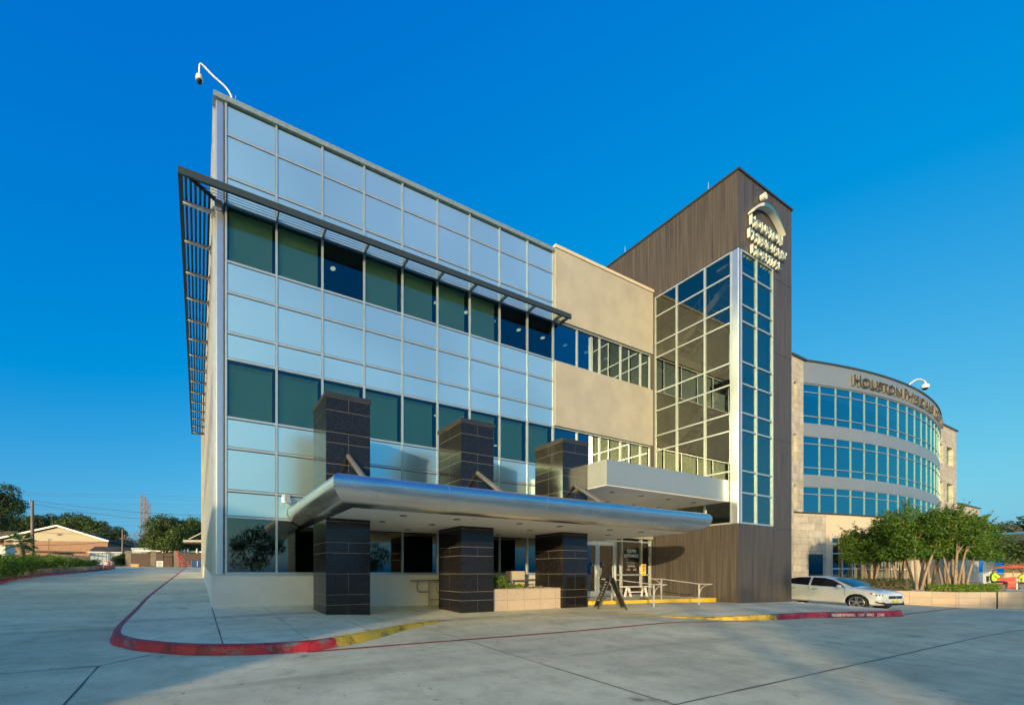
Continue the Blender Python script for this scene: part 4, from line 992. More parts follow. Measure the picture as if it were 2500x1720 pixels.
# ------------------------------------------------------------------ vegetation helpers
def leaf_cloud(centers, radii, count, size, seed, flat=.8, shell=.55, up=.35):
    """leaves as bent quads around clump centres; returns verts, faces"""
    rg = np.random.default_rng(seed); C_ = np.array(centers, float); Rr = np.array(radii, float)
    if Rr.ndim == 1: Rr = np.stack([Rr, Rr, Rr*flat], 1)
    wgt = (Rr[:,0]*Rr[:,1]); wgt = wgt/wgt.sum(); idx = rg.choice(len(C_), count, p=wgt)
    d = rg.normal(size=(count,3)); d /= np.linalg.norm(d, axis=1)[:,None]
    r = (shell+(1-shell)*rg.random(count)**.7)*(1+.12*rg.normal(size=count)); P = C_[idx]+d*r[:,None]*Rr[idx]
    n = d*.8+rg.normal(size=(count,3))*.7+np.array([0,0,up]); n /= np.linalg.norm(n, axis=1)[:,None]
    a = np.cross(n, rg.normal(size=(count,3))); a /= np.linalg.norm(a, axis=1)[:,None]; b = np.cross(n, a)
    s_ = size*(.6+.8*rg.random(count))[:,None]
    V = np.stack([P-a*s_*.5, P-b*s_*.22+n*s_*.08, P+a*s_*.5, P+b*s_*.22+n*s_*.08], 1).reshape(-1,3)
    Fc = np.arange(count*4).reshape(-1,4)
    return V, Fc
def np_mesh(name, V, Fc, m, parent=None, org=(0,0,0)):
    me = bpy.data.meshes.new(name); o0 = np.array(ORG[parent.name] if parent is not None else org, float)
    V = np.asarray(V)-o0
    me.vertices.add(len(V)); me.vertices.foreach_set('co', V.astype(np.float32).ravel())
    nf = len(Fc); k = Fc.shape[1]; me.loops.add(nf*k); me.loops.foreach_set('vertex_index', Fc.astype(np.int32).ravel())
    me.polygons.add(nf); me.polygons.foreach_set('loop_start', np.arange(0, nf*k, k, dtype=np.int32)); me.polygons.foreach_set('loop_total', np.full(nf, k, dtype=np.int32))
    me.update(calc_edges=True); me.materials.append(m)
    o = bpy.data.objects.new(name, me); col.objects.link(o)
    if parent is not None: o.parent = parent
    else: o.location = org
    ORG[o.name] = Vector(o0); return o
def branches(mb, base, spread, h0, h1, n, r0, seed, lean=(0,0), sub=3):
    """multi stemmed or forked trunk; returns branch tips"""
    rnd = random.Random(seed); tips = []; b = Vector(base)
    for i in range(n):
        a = 2*math.pi*(i+rnd.uniform(-.3,.3))/n; dx, dy = math.cos(a)*spread, math.sin(a)*spread
        dx += lean[0]; dy += lean[1]
        p1 = b+Vector((dx*.10+rnd.uniform(-.05,.05), dy*.10, 0)); p2 = b+Vector((dx*.28, dy*.28, h0*.45)); p3 = b+Vector((dx*.5+rnd.uniform(-.1,.1), dy*.5, h0*.9))
        rr = r0*rnd.uniform(.75,1.1)
        mb.tube(dense([p1, p2, p3], 3), [rr*(1-.4*k/6) for k in range(7)], 7)
        for j in range(sub):
            c = a+rnd.uniform(-.9,.9); q = p3+Vector((math.cos(c)*spread*rnd.uniform(.25,.55), math.sin(c)*spread*rnd.uniform(.25,.55), (h1-h0)*rnd.uniform(.35,.75)))
            e = q+Vector((math.cos(c)*spread*.25, math.sin(c)*spread*.25, (h1-h0)*.25))
            mb.tube(dense([p3-Vector((0,0,.05)), p3.lerp(q,.5)+Vector((0,0,.05)), q, e], 2), [rr*.58*(1-.8*k/6) for k in range(7)], 5); tips += [q, e]
    return tips
def tree(name, label, cat, base, height, rad, hb, leaf, bark_, nleaf, lsize, seed, group=None, stems=1, r0=.2, spread=None, clumps=26, flat=.75, cshape=1., sprigs=0):
    rnd = random.Random(seed); t = thing(name, label, cat, base, group=group); b = Vector(base)
    mb = MB(); sp = spread or rad*.8
    if stems == 1:
        mb.tube([b-Vector((0,0,.2)), b+Vector((rnd.uniform(-.1,.1),0,hb*.6)), b+Vector((0,0,hb))], [r0*1.2, r0, r0*.85], 9)
        tips = branches(mb, b+Vector((0,0,hb*.85)), sp, (height-hb)*.4, (height-hb)*.9, 5, r0*.5, seed)
    else:
        tips = branches(mb, b-Vector((0,0,.1)), sp, hb*1.25, hb*1.25+(height-hb)*.45, stems, r0, seed)
    mb.build('trunk', bark_, t)
    cs, rs = [], []
    for i in range(clumps):
        a = rnd.uniform(0, 2*math.pi); rr = rad*math.sqrt(rnd.random())*.82; zt = rnd.random()
        zc = hb+(height-hb)*((.02 if stems > 2 and rad < 2.2 else .12)+(.84 if stems > 2 and rad < 2.2 else .74)*zt*(1-.35*(rr/rad)**2)); 
        wr = rr*(1-.35*max(0, zt-.6)) 
        cs.append(b+Vector((math.cos(a)*wr, math.sin(a)*wr, zc))); rs.append(rad*rnd.uniform(.20,.38)*cshape)
    V, Fc = leaf_cloud([tuple(c) for c in cs], rs, nleaf, lsize, seed, flat)
    if sprigs:                       # thin leafy shoots standing out of the crown
        cen = b+Vector((0,0,hb+(height-hb)*.35)); pc, pr = [], []
        for i in range(sprigs):
            c = rnd.choice(cs); d = (Vector(c)-cen); d.z = abs(d.z)*.6+.25; d = (d.normalized()+Vector((rnd.uniform(-.3,.3),rnd.uniform(-.3,.3),rnd.uniform(.1,.6)))).normalized()
            p0 = Vector(c)+d*rad*.24; L_ = rnd.uniform(.25,.62)
            for j in range(6): pc.append(tuple(p0+d*L_*j/5)); pr.append(.085*(1.15-j*.13))
        V2, F2 = leaf_cloud(pc, pr, sprigs*34, lsize*.85, seed+1, 1., .2)
        Fc = np.concatenate([Fc, F2+len(V)]); V = np.concatenate([V, V2])
    np_mesh('crown', V, Fc, leaf, t)
    return t

# plants in the stone planter
def small_plant(x, y, z, r, h, n, m, name, label, cat, seed, group=None, blade=False):
    t = thing(name, label, cat, (x,y,z), group=group); rnd = random.Random(seed)
    if blade:
        mb = MB()
        for i in range(n):
            a = rnd.uniform(0,6.283); l = r*rnd.uniform(.5,1.1); hh = h*rnd.uniform(.6,1); w_ = .016
            p0 = Vector((x,y,z)); p1 = p0+Vector((math.cos(a)*l*.5, math.sin(a)*l*.5, hh)); p2 = p0+Vector((math.cos(a)*l, math.sin(a)*l, hh*.75)); s_ = Vector((-math.sin(a),math.cos(a),0))*w_
            mb.add([p0-s_, p0+s_, p1+s_, p1-s_, p2], [(0,1,2,3),(3,2,4)])
        mb.build('leaves', m, t)
    else:
        cs = [(x+rnd.uniform(-.5,.5)*r, y+rnd.uniform(-.5,.5)*r, z+h*rnd.uniform(.3,.75)) for _ in range(9)]
        V, Fc = leaf_cloud(cs, [r*.5]*9, n, .07, seed); np_mesh('leaves', V, Fc, m, t)
        mb = MB()
        for c in cs: mb.tube([(x,y,z),(c[0],c[1],c[2])], .008, 4)
        mb.build('stems', M['barkdark'], t)
    return t
small_plant(9.55, 11.0, 1.05, .42, .62, 900, M['leafC'], 'planter_shrub', 'leafy green shrub at the left end of the stone planter', 'shrub', 3)
for i, x in enumerate((9.3, 10.0, 10.35, 10.7, 11.1, 11.55)):
    small_plant(x, 10.95+.1*(i%2), 1.05, .28, .26 if i < 4 else .16, 22, M['leafE'] if i < 5 else M['grassdry'], 'planter_grass', 'low strappy plant in the stone planter', 'plant', 10+i, 'low strappy plants in the stone planter', blade=True)

# ------------------------------------------------------------------ curved building on the right
cb = thing('curved_building', 'four storey limestone building with curved blue glass front and bronze letters', 'building', (62, 18, 0))
AXC, AYC, AR = 65.5, 92.25, 78.
def arc(s_, r_=0., z=0.): ph = s_/AR; return (AXC+(AR+r_)*math.sin(ph), AYC-(AR+r_)*math.cos(ph), z)
SL, SRR = -18.15, 17.6
def arc_band(mb, s0, s1, r0, r1, z0, z1, m=0, n=None):
    n = n or max(1, int((s1-s0)/1.)); 
    for i in range(n):
        a, b = s0+(s1-s0)*i/n, s0+(s1-s0)*(i+1)/n
        v = [arc(a,r1,z0),arc(b,r1,z0),arc(b,r0,z0),arc(a,r0,z0),arc(a,r1,z1),arc(b,r1,z1),arc(b,r0,z1),arc(a,r0,z1)]
        fs = [(0,3,2,1),(4,5,6,7),(0,1,5,4)]
        if i == 0: fs.append((3,0,4,7))
        if i == n-1: fs.append((1,2,6,5))
        mb.add(v, fs, m)
FL = [(18.10,17.42,15.34,14.69),(13.61,12.95,10.88,10.22),(9.21,8.58,None,6.99)]
for rr_, za_, zb_ in ((.12,18.16,20.),(.05,13.65,14.64),(.05,9.26,10.18)): mb = MB(); arc_band(mb, SL, SRR, -.3, rr_, za_, zb_); mb.build('metal_spandrel', M['greyspan'], cb)
mb = MB(); arc_band(mb, SL, SRR, -.4, .20, 20.0, 20.14); mb.build('roof_flashing', M['darkmetal'], cb)
mb = MB(); arc_band(mb, SL-.2, SRR, -.3, .22, 6.86, 6.98); mb.build('ledge', M['darkmetal'], cb)
for q_ in ((45.2, 47.8, 16.05, 20, 20.0, 20.14), (81.6, 89.4, 15.95, 30, 20.0, 20.14), (89.4, 99.5, 15.95, 30, 10.7, 10.84)): mb = MB(); mb.box(*q_); mb.build('roof_flashing', M['darkmetal'], cb)
nbay = 18; bw_ = 2.0; s0 = -18.05
mb = MB()
for k in range(nbay+1):
    s_ = s0+k*bw_
    if s_ > SRR: break
    for zt, _, _, zb in FL:
        p = arc(s_, .05); q = arc(s_, -.05); t_ = Vector((math.cos(s_/AR), math.sin(s_/AR), 0))*.036
        P, Q = Vector(p), Vector(q); v = [P-t_, P+t_, Q+t_, Q-t_]
        mb.add([(a.x,a.y,zb) for a in v]+[(a.x,a.y,zt) for a in v], [(0,3,2,1),(4,5,6,7),(0,1,5,4),(1,2,6,5),(2,3,7,6),(3,0,4,7)])
for zt, z1_, z2_, zb in FL:
    for z in (zt, z1_, z2_, zb):
        if z: arc_band(mb, SL, SRR, -.05, .045, z-.035, z+.035)
mb.build('curtain_wall_frame', M['trimblue'], cb)
for zt, z1_, z2_, zb in FL:
    for k in range(nbay):
        a, b = s0+k*bw_+.06, s0+(k+1)*bw_-.06
        if b > SRR+.1: continue
        mb = MB(); pa, pb = arc(a, 0), arc(b, 0); mb.quad((pa[0],pa[1],zb),(pb[0],pb[1],zb),(pb[0],pb[1],zt),(pa[0],pa[1],zt)); mb.build('window', M['glasscurve'], cb)
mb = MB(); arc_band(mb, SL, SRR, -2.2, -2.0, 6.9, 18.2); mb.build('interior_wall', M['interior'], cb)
# limestone masses: left pier with window recesses, lower wall, right block
mb = MB()
LX0, LX1, LY = 40., 47.45, 16.2
for z0, z1 in ((0,6.9),(9.1,10.3),(13.5,14.8),(17.9,20.0)): pass
mb.box(LX0, 45.75, LY, 30, -.3, 20.); mb.box(46.35, 47.5, LY, 18., 6.95, 20.)
for z0, z1 in ((6.95,7.15),(9.15,11.35),(13.5,15.75),(17.9,20.0)): mb.box(45.75, 46.35, LY, 18., z0, z1)
arc_band(mb, SL-2., -15.45, -.3, .12, -.3, 6.86)
mb.build('limestone_wall', M['lime'], cb)
mb = MB()
for z0, z1 in ((6.,10.6),(13.,15.3),(17.6,20.)): mb.box(81.0, 89.2, 16.1, 18., z0, z1)
for z0, z1 in ((10.6,13.),(15.3,17.6)):
    for x0, x1 in ((81.,82.),(84.,85.4),(87.9,89.2)): mb.box(x0, x1, 16.1, 18., z0, z1)
mb.box(81., 99.3, 16.1, 30, -.5, 6.); mb.box(89.2, 99.3, 16.1, 30, 6., 10.7); mb.box(88.9, 89.2, 18, 30, 6, 20); mb.box(80.9, 99, 29, 30, -.5, 20)
mb.build('limestone_wall', M['lime'], cb)
for z0, z1 in ((7.15,9.15),(11.35,13.5),(15.75,17.9)):
    mb = MB(); mb.pane(45.75, 46.35, LY+.3, LY+.32, z0, z1); mb.build('window', M['glasscurve'], cb)
for x0, x1 in ((82.,84.),(85.4,87.9)):
    for z0, z1 in ((10.6,13.),(15.3,17.6)):
        mb = MB(); mb.pane(x0, x1, 16.45, 16.47, z0, z1); mb.build('window', M['glasscurve'], cb)
mb = MB(); mb.box(81.2, 88.8, 17.9, 17.95, 6, 18); mb.build('interior_wall', M['interior'], cb)
mb = MB(); arc_band(mb, -15.45, -14.75, -.3, .1, -.3, 6.86); arc_band(mb, -14.75, SRR, -.3, .1, 4.85, 6.86); arc_band(mb, -1.5, SRR, -.3, .1, -.5, 4.85); mb.build('stucco_wall', M['tan2'], cb)
sfa, sfb = -14.7, -1.5; nc = 10
mb = MB()
for i in range(nc+1):
    s_ = sfa+(sfb-sfa)*i/nc; p = Vector(arc(s_, .08)); t_ = Vector((math.cos(s_/AR), math.sin(s_/AR), 0))*.05; mb.obox((p.x,p.y,-.3),(p.x,p.y,4.85),.11,.08,up=t_)
for z in (.75, 2.1, 3.45, 4.82): arc_band(mb, sfa, sfb, -.02, .07, z-.05, z+.05)
mb.build('storefront_frame', M['silver'], cb)
for i in range(nc):
    a, b = sfa+(sfb-sfa)*i/nc+.05, sfa+(sfb-sfa)*(i+1)/nc-.05; mb = MB(); pa, pb = arc(a, 0), arc(b, 0)
    mb.quad((pa[0],pa[1],-.3),(pb[0],pb[1],-.3),(pb[0],pb[1],4.8),(pa[0],pa[1],4.8)); mb.build('storefront_window', M['glasslow'], cb)
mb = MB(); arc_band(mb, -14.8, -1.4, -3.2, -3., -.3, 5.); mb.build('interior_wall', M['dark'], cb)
mb = MB(); pa, pb = arc(-17.5,.14), arc(-15.85,.14); mb.quad((pa[0],pa[1],.4),(pb[0],pb[1],.4),(pb[0],pb[1],3.35),(pa[0],pa[1],3.35)); wn = mb.build('window', glass_mat('green_window', (.30,.38,.24), .07, fcol=(.9,.9,.7)), cb)
mb = MB(); pa, pb = arc(-17.5,.128), arc(-15.85,.128); mb.quad((pa[0],pa[1],.4),(pb[0],pb[1],.4),(pb[0],pb[1],3.35),(pa[0],pa[1],3.35)); mb.build('window_backing', mat('window_dark', (.10,.12,.07), .6), wn)
# letters along the curve
body = "HOUSTON PHYSICIANS' HOSPITAL"
wv, _ = text_mesh(body, 1., .001); T0, T1 = min(v.x for v in wv), max(v.x for v in wv); SA, SB = -12.12, 13.2
ls = thing('curved_letter_sign', 'long row of bronze letters around the top of the curved glass building', 'sign', arc(-2, .3, 18.5))
for i, ch in enumerate(body):
    if ch == ' ': continue
    fv, _ = text_mesh(body[:i+1], 1., .001); gv, gf = text_mesh(ch, 1., .001, .012)
    gx0, gx1 = min(v.x for v in gv), max(v.x for v in gv); left = max(v.x for v in fv)-(gx1-gx0)
    big = 1.2 if i in (0, 8, 20) else 1.; z0 = 18.52; hgt = .80/.70*big
    def tr(v, rr):
        s_ = SA+(left-T0+(v.x-gx0))/(T1-T0)*(SB-SA); p = arc(s_, rr); return (p[0], p[1], z0+v.y*hgt)
    mb = MB(); mb.add([tr(v, .30 if v.z > 0 else .16) for v in gv], gf, 0); o = mb.build('letter', [M['signdark'], M['signside']], ls)
    for p in o.data.polygons:
        if abs(p.normal.z) > .2 or abs(p.normal.y) < .75: p.material_index = 1
p0 = arc(.5, -.2, 20.1)
q0 = at(2225, 945, (18.5)*F/(H0-945)); 
dome_camera('security_camera', [arc(-1.6,-.1,20.1), arc(-.9,-.05,20.6), arc(0.2,.1,21.15), arc(1.2,.2,21.25), arc(1.9,.25,21.2), arc(2.0,.25,20.95)], 'white dome camera on an arm above the curved glass building', 2.6)

# ------------------------------------------------------------------ plaza on the right
PZ = .60
plo = [(36.25,6.55),(39.9,5.13),(60,-2.8),(90,-2.8),(90,15.5),(60,14.0),(52,14.9),(47.5,16.),(36.25,16.)]
mb = MB(); vs, fs = cdt_sheet(plo, 4, lambda x, y: PZ); mb.add(vs, fs); tag(mb.build('plaza', M['walk'], org=(0,0,0)), kind='structure')
pw = thing('plaza_wall', 'low pale limestone retaining wall with a sharp corner beside the driveway', 'wall', (36.2, 6.5, -.1))
def wall_run(a, b, th_, z0, z1, name, m_, par):
    a, b = Vector(a), Vector(b); d = (b-a).normalized(); nn = Vector((-d.y, d.x))*th_; mb = MB()
    mb.prism([(a.x,a.y,z0),(b.x,b.y,z0),(b.x+nn.x,b.y+nn.y,z0),(a.x+nn.x,a.y+nn.y,z0)], (0,0,z1-z0)); return mb.build(name, m_, par)
wall_run((36.2,16.),(36.2,6.5),.3,-.5,.68,'stone_face',M['limewall'],pw)
wall_run((36.2,6.5),(39.9,5.13),.3,-.5,.68,'stone_face',M['limewall'],pw)
wall_run((39.9,5.13),(60,-2.8),.3,-.7,.68,'stone_face',M['limewall'],pw)
mb = MB(); mb.box(38.35,38.42,5.66,5.70,-.3,.68); mb.build('expansion_joint', M['dark'], pw)
def hedge(path, w_, z0, z1, n, m_, label, seed):
    rnd = random.Random(seed); cs, rs = [], []
    for i in range(len(path)-1):
        a, b = Vector(path[i]), Vector(path[i+1]); k = max(2, int((b-a).length/.22)); d = (b-a).normalized(); nn = Vector((-d.y,d.x))
        for j in range(k):
            p = a.lerp(b, (j+.5)/k)
            for q in (-1, 0, 1):
                e = p+nn*q*w_*.33; cs.append((e.x, e.y, (z0+z1)/2+rnd.uniform(-.03,.05))); rs.append((.2, w_*.25, (z1-z0)*.46))
    V, Fc = leaf_cloud(cs, rs, n, .075, seed, shell=.75)
    t = thing('hedge', label, 'hedge', (path[0][0], path[0][1], z0)); np_mesh('leaves', V, Fc, m_, t)
    mb = MB()
    for i in range(len(path)-1):
        a, b = Vector(path[i]), Vector(path[i+1]); mb.obox((a.x,a.y,(z0+z1)/2-.05),(b.x,b.y,(z0+z1)/2-.05), w_*.55, (z1-z0)*.7)
    mb.build('twigs', M['barkdark'], t)
hedge([(37.1,15.),(37.1,11.),(37.4,8.3)], .9, .6, 1.42, 16000, M['leafD'], 'tall dark green clipped hedge along the left run of the limestone wall', 1)
hedge([(36.9,7.6),(37.2,6.95),(39.6,6.0)], .6, .6, 1.08, 9000, M['leafE'], 'low bright green hedge just behind the corner of the limestone wall', 2)
CR_ = [(2128,29.,5.3,1.55,1.3,'leftmost crape myrtle, its darker crown casting feathery shadow on the stone building'),
       (2196,27.5,4.2,1.15,1.3,'short crape myrtle half hidden between two larger ones'),
       (2240,26.3,6.4,2.0,1.45,'largest and tallest crape myrtle, thick pale forked trunk behind the bright hedge'),
       (2268,27.3,5.9,1.5,1.6,'crape myrtle whose lone stem leans right beside the largest tree'),
       (2311,26.8,6.0,1.65,1.4,'crape myrtle with two upright stems above the bright hedge'),
       (2330,25.6,5.7,1.5,1.4,'crape myrtle with a pale forked fan of stems above the bright hedge'),
       (2352,27.6,5.7,1.45,1.4,'rightmost crape myrtle of the row, stems fanning toward the orange umbrella')]
for i, (px_, d_, h, r_, hb, lb) in enumerate(CR_):
    q_ = at(px_, H0, d_)
    tree('crape_myrtle', lb, 'tree', (q_.x, q_.y, PZ), h-.45, r_, hb+.80, M['leafA'], M['bark'], 20000 if r_ > 1.3 else 9000, .13, 100+i, 'crape myrtles on the plaza', stems=4 if r_ > 1.4 else 3, r0=.085, spread=r_*.62, clumps=66, flat=.9, cshape=.98, sprigs=90)
tree('plaza_tree', 'small dark tree with bare lower stems behind the orange umbrella', 'tree', (63.5, 7.6, PZ), 4.2, 2.4, 1.9, M['leafB'], M['barkdark'], 5000, .22, 140, stems=4, r0=.12)
tree('plaza_tree', 'green tree rising over the pavilion roof at the right edge', 'tree', (80, 8.5, .5), 8.6, 4.5, 3., M['leafB'], M['barkdark'], 6000, .35, 141, stems=1, r0=.25)
# pavilion
pv = thing('pavilion', 'dark flat roofed shelter at the right edge behind the plaza', 'pavilion', (66, 8, PZ))
mb = MB(); mb.box(67, 84, 2., 11., 3.6, 5.2); mb.build('roof', M['darkmetal'], pv); mb = MB(); mb.box(66.9, 84.1, 1.9, 11.1, 5.2, 5.4); mb.build('coping', mat('blue_coping', (.05,.16,.33), .4, .3), pv)
for x, y in ((67.6,10.4),(67.6,7.),(75,2.6)): mb = MB(); mb.box(x-.3, x+.3, y-.3, y+.3, PZ, 3.6); mb.build('post', M['paleblue'], pv)
mb = MB(); mb.box(77, 77.3, 2, 11, PZ, 3.6); mb.build('wall', M['tan2'], pv)
# umbrella
def patio(x, y):
    um = thing('patio_umbrella', 'open orange canvas umbrella over the plaza', 'umbrella', (x, y, PZ))
    mb = MB(); zt, zr = PZ+1.68, PZ+1.44; R_ = 1.05; n = 8
    for k in range(n):
        a, b = 2*math.pi*k/n, 2*math.pi*(k+1)/n
        for i in range(5):
            f0, f1 = i/5, (i+1)/5; z_ = lambda f: zt-(zt-zr)*(f**1.3)
            mb.add([(x+R_*f0*math.cos(a),y+R_*f0*math.sin(a),z_(f0)),(x+R_*f1*math.cos(a),y+R_*f1*math.sin(a),z_(f1)),(x+R_*f1*math.cos(b),y+R_*f1*math.sin(b),z_(f1)),(x+R_*f0*math.cos(b),y+R_*f0*math.sin(b),z_(f0))], [(0,1,2,3)])
    mb.build('canvas', M['umbrella'], um)
    mb = MB(); mb.tube([(x,y,PZ),(x,y,zt)], .025, 8); mb.build('pole', M['railgrey'], um)
    for k in range(n): a = 2*math.pi*k/n; mb = MB(); mb.tube([(x,y,PZ+1.3),(x+R_*.55*math.cos(a),y+R_*.55*math.sin(a),zt-(zt-zr)*.46)], .01, 4); mb.build('rib', M['railgrey'], um)
    mb = MB(); mb.lathe((x,y,PZ), [(.28,0),(.28,.06),(.05,.1)], 16); mb.build('base', M['black'], um)
up_ = at(2474, 1400, 28.5); patio(up_.x, up_.y)
# red cart, black box, railing
p = at(2455, 1400, 27.5); rc = thing('red_cart', 'bright red boxy cart with grey steel rail below the orange umbrella', 'cart', (p.x, p.y, PZ), -TH-R(55), local=True)
mb = MB(); mb.box(-.36,.36,-.3,.3,.1,.78); bevel(mb.build('body', M['redbox'], rc), .03, 2)
mb = MB(); mb.box(-.37,.37,-.31,.31,.44,.455); mb.build('seam', M['coping'], rc)
for s_ in (-1,1): mb = MB(); mb.box(s_*.42-.02, s_*.42+.02, -.02, .02, 0, .5); mb.build('leg', M['rail'], rc)
mb = MB(); mb.tube([(-.45,-.32,.5),(2.2,-.32,.46)], .02, 6); mb.build('rail', M['railgrey'], rc)
p = at(2424, 1400, 24.5); mb = MB(); mb.box(-.4,.4,-.3,.3,0,.42); bk = mb.build('black_crate', M['black'], org=(0,0,0)); bk.location = (p.x, p.y, PZ); bk.rotation_euler = (0,0,-TH-R(50)); tag(bk, 'plain black box on the plaza edge to the left of the red cart', 'box'); bevel(bk, .02, 2)
# people
def person(loc, rz, label, arms, seed=0):
    t = thing('person', label, 'person', loc, rz, local=True)
    J = {'pel':(0,0,.50),'sp':(0,.02,.72),'ch':(0,.0,.94),'nk':(0,-.01,1.08),'hd':(0,-.03,1.16),'ht':(0,-.03,1.26)}
    E_ = [('pel','sp'),('sp','ch'),('ch','nk'),('nk','hd'),('hd','ht')]
    Rd = {'pel':(.17,.13),'sp':(.155,.12),'ch':(.17,.12),'nk':(.055,.055),'hd':(.085,.095),'ht':(.07,.08)}
    for sd_, s_ in (('l',-1),('r',1)):
        J['sh'+sd_] = (s_*.19,0,.98); Rd['sh'+sd_] = (.065,.065)
        e, h_ = arms[sd_]; J['el'+sd_] = e; J['wr'+sd_] = h_; Rd['el'+sd_] = (.042,.042); Rd['wr'+sd_] = (.028,.03)
        J['hp'+sd_] = (s_*.10,-.02,.46); Rd['hp'+sd_] = (.095,.095); J['kn'+sd_] = (s_*.14,-.44,.46); Rd['kn'+sd_] = (.062,.062)
        J['an'+sd_] = (s_*.14,-.42,.08); Rd['an'+sd_] = (.04,.04); J['to'+sd_] = (s_*.14,-.60,.035); Rd['to'+sd_] = (.045,.03)
        E_ += [('ch','sh'+sd_),('sh'+sd_,'el'+sd_),('el'+sd_,'wr'+sd_),('pel','hp'+sd_),('hp'+sd_,'kn'+sd_),('kn'+sd_,'an'+sd_),('an'+sd_,'to'+sd_)]
        # palm and fingers
        w_ = Vector(h_); e_ = Vector(e); d = (w_-e_).normalized(); sdv = d.cross(Vector((0,0,1))).normalized()
        J['pm'+sd_] = tuple(w_+d*.06); Rd['pm'+sd_] = (.028,.018); E_.append(('wr'+sd_,'pm'+sd_))
        for k in range(5):
            off = (k-1.5)*.020 if k < 4 else -.045; L_ = (.055,.07,.066,.05,.04)[k]; b0 = w_+d*(.06 if k < 4 else .02)
            n1, n2 = 'f%d%s'%(k,sd_), 'g%d%s'%(k,sd_)
            J[n1] = tuple(b0+d*L_*.6+sdv*off); J[n2] = tuple(b0+d*L_+sdv*off*1.1-Vector((0,0,.02))); Rd[n1] = (.009,.009); Rd[n2] = (.007,.007)
            E_ += [('pm'+sd_,n1),(n1,n2)]
    names = list(J); idx = {n_:i for i, n_ in enumerate(names)}
    me = bpy.data.meshes.new('body'); me.from_pydata([J[n_] for n_ in names], [(idx[a],idx[b]) for a, b in E_], []); me.update()
    ob = bpy.data.objects.new('body', me); col.objects.link(ob); ob.parent = t
    sk = ob.modifiers.new('skin', 'SKIN'); lay = me.skin_vertices[0] if me.skin_vertices else None
    if lay is None:
        bm = bmesh.new(); bm.from_mesh(me); bm.verts.layers.skin.verify(); bm.to_mesh(me); bm.free(); lay = me.skin_vertices[0]
    for n_, i in idx.items():
        lay.data[i].radius = Rd[n_]; lay.data[i].use_root = (n_ == 'pel')
    sb_ = ob.modifiers.new('sub', 'SUBSURF'); sb_.levels = 2; sb_.render_levels = 2
    dg = bpy.context.evaluated_depsgraph_get(); bme = bpy.data.meshes.new_from_object(ob.evaluated_get(dg)); ob.modifiers.clear(); ob.data = bme
    bme.materials.clear(); bme.materials.append(M['skin'])
    for p_ in bme.polygons: p_.use_smooth = True; p_.material_index = 0
    def cloth(name, sel, infl, m_):
        bm = bmesh.new(); bm.from_mesh(bme); bm.normal_update()
        kill = [f for f in bm.faces if not sel(f.calc_center_median())]; bmesh.ops.delete(bm, geom=kill, context='FACES')
        for v in bm.verts: v.co += v.normal*infl
        m2 = bpy.data.meshes.new(name); bm.to_mesh(m2); bm.free(); m2.materials.clear(); m2.materials.append(m_)
        o2 = bpy.data.objects.new(name, m2); col.objects.link(o2); o2.parent = t
    ea = [Vector(arms[k][0]) for k in 'lr']
    cloth('shirt', lambda c: (.52 < c.z < 1.035 and abs(c.x) < .20 and c.y > -.2) or any((c-Vector((s_*.19,0,.98)).lerp(e_, .4)).length < .16 for s_, e_ in zip((-1,1), ea)), .022, M['shirt'])
    cloth('trousers', lambda c: c.z < .54 and c.z > .09 and not (c.z > .5 and c.y < -.6), .014, M['trousers'])
    cloth('hair', lambda c: c.z > 1.2 and (c.y > -.075 or c.z > 1.27) and abs(c.x) < .14, .016, M['hair'])
    mb = MB(); mb.lathe((0,-.125,1.175), [(.004,-.02),(.014,-.012),(.012,.01),(.004,.03)], 8); mb.lathe((0,-.12,1.135), [(.022,0),(.022,.006)], 8)
    for s_ in (-1,1): mb.lathe((s_*.035,-.115,1.205), [(.010,-.004),(.012,0),(.010,.004)], 8); mb.lathe((s_*.085,-.02,1.175), [(.012,-.03),(.016,0),(.012,.03)], 8)
    mb.build('face', M['skin'], t)
    ch = thing('chair', 'dark chair under a seated person in a lime shirt', 'chair', (loc[0], loc[1], loc[2]), rz, local=True)
    mb = MB(); mb.box(-.24,.24,-.25,.2,.36,.40); mb.build('seat', M['black'], ch)
    mb = MB(); mb.box(-.24,.24,.2,.23,.45,.85); mb.build('backrest', M['black'], ch)
    for a in (-.22,.22):
        for b in (-.23,.2): mb = MB(); mb.tube([(a,b,0),(a,b,.37)], .015, 6); mb.build('leg', M['black'], ch)
    return t, ch
p = at(2426, 1400, 26.5); pp, c1 = person((p.x, p.y, PZ+.05), R(20), 'seated person in lime shirt beside the red cart, forearms raised', {'l':((-.24,-.10,.78),(-.10,-.34,.86)),'r':((.24,-.10,.78),(.08,-.36,.92))})
c1['label'] = 'dark chair of the person seated beside the red cart'
p = at(2499, 1400, 27.2); pp, c2 = person((p.x, p.y, PZ-.03), R(195), 'person in lime shirt cut by the right edge, arm stretched toward the red cart', {'l':((-.22,-.18,.80),(-.15,-.42,.82)),'r':((.26,-.2,.80),(.24,-.45,.82))})
c2['label'] = 'dark chair of the person at the right edge of the photo'

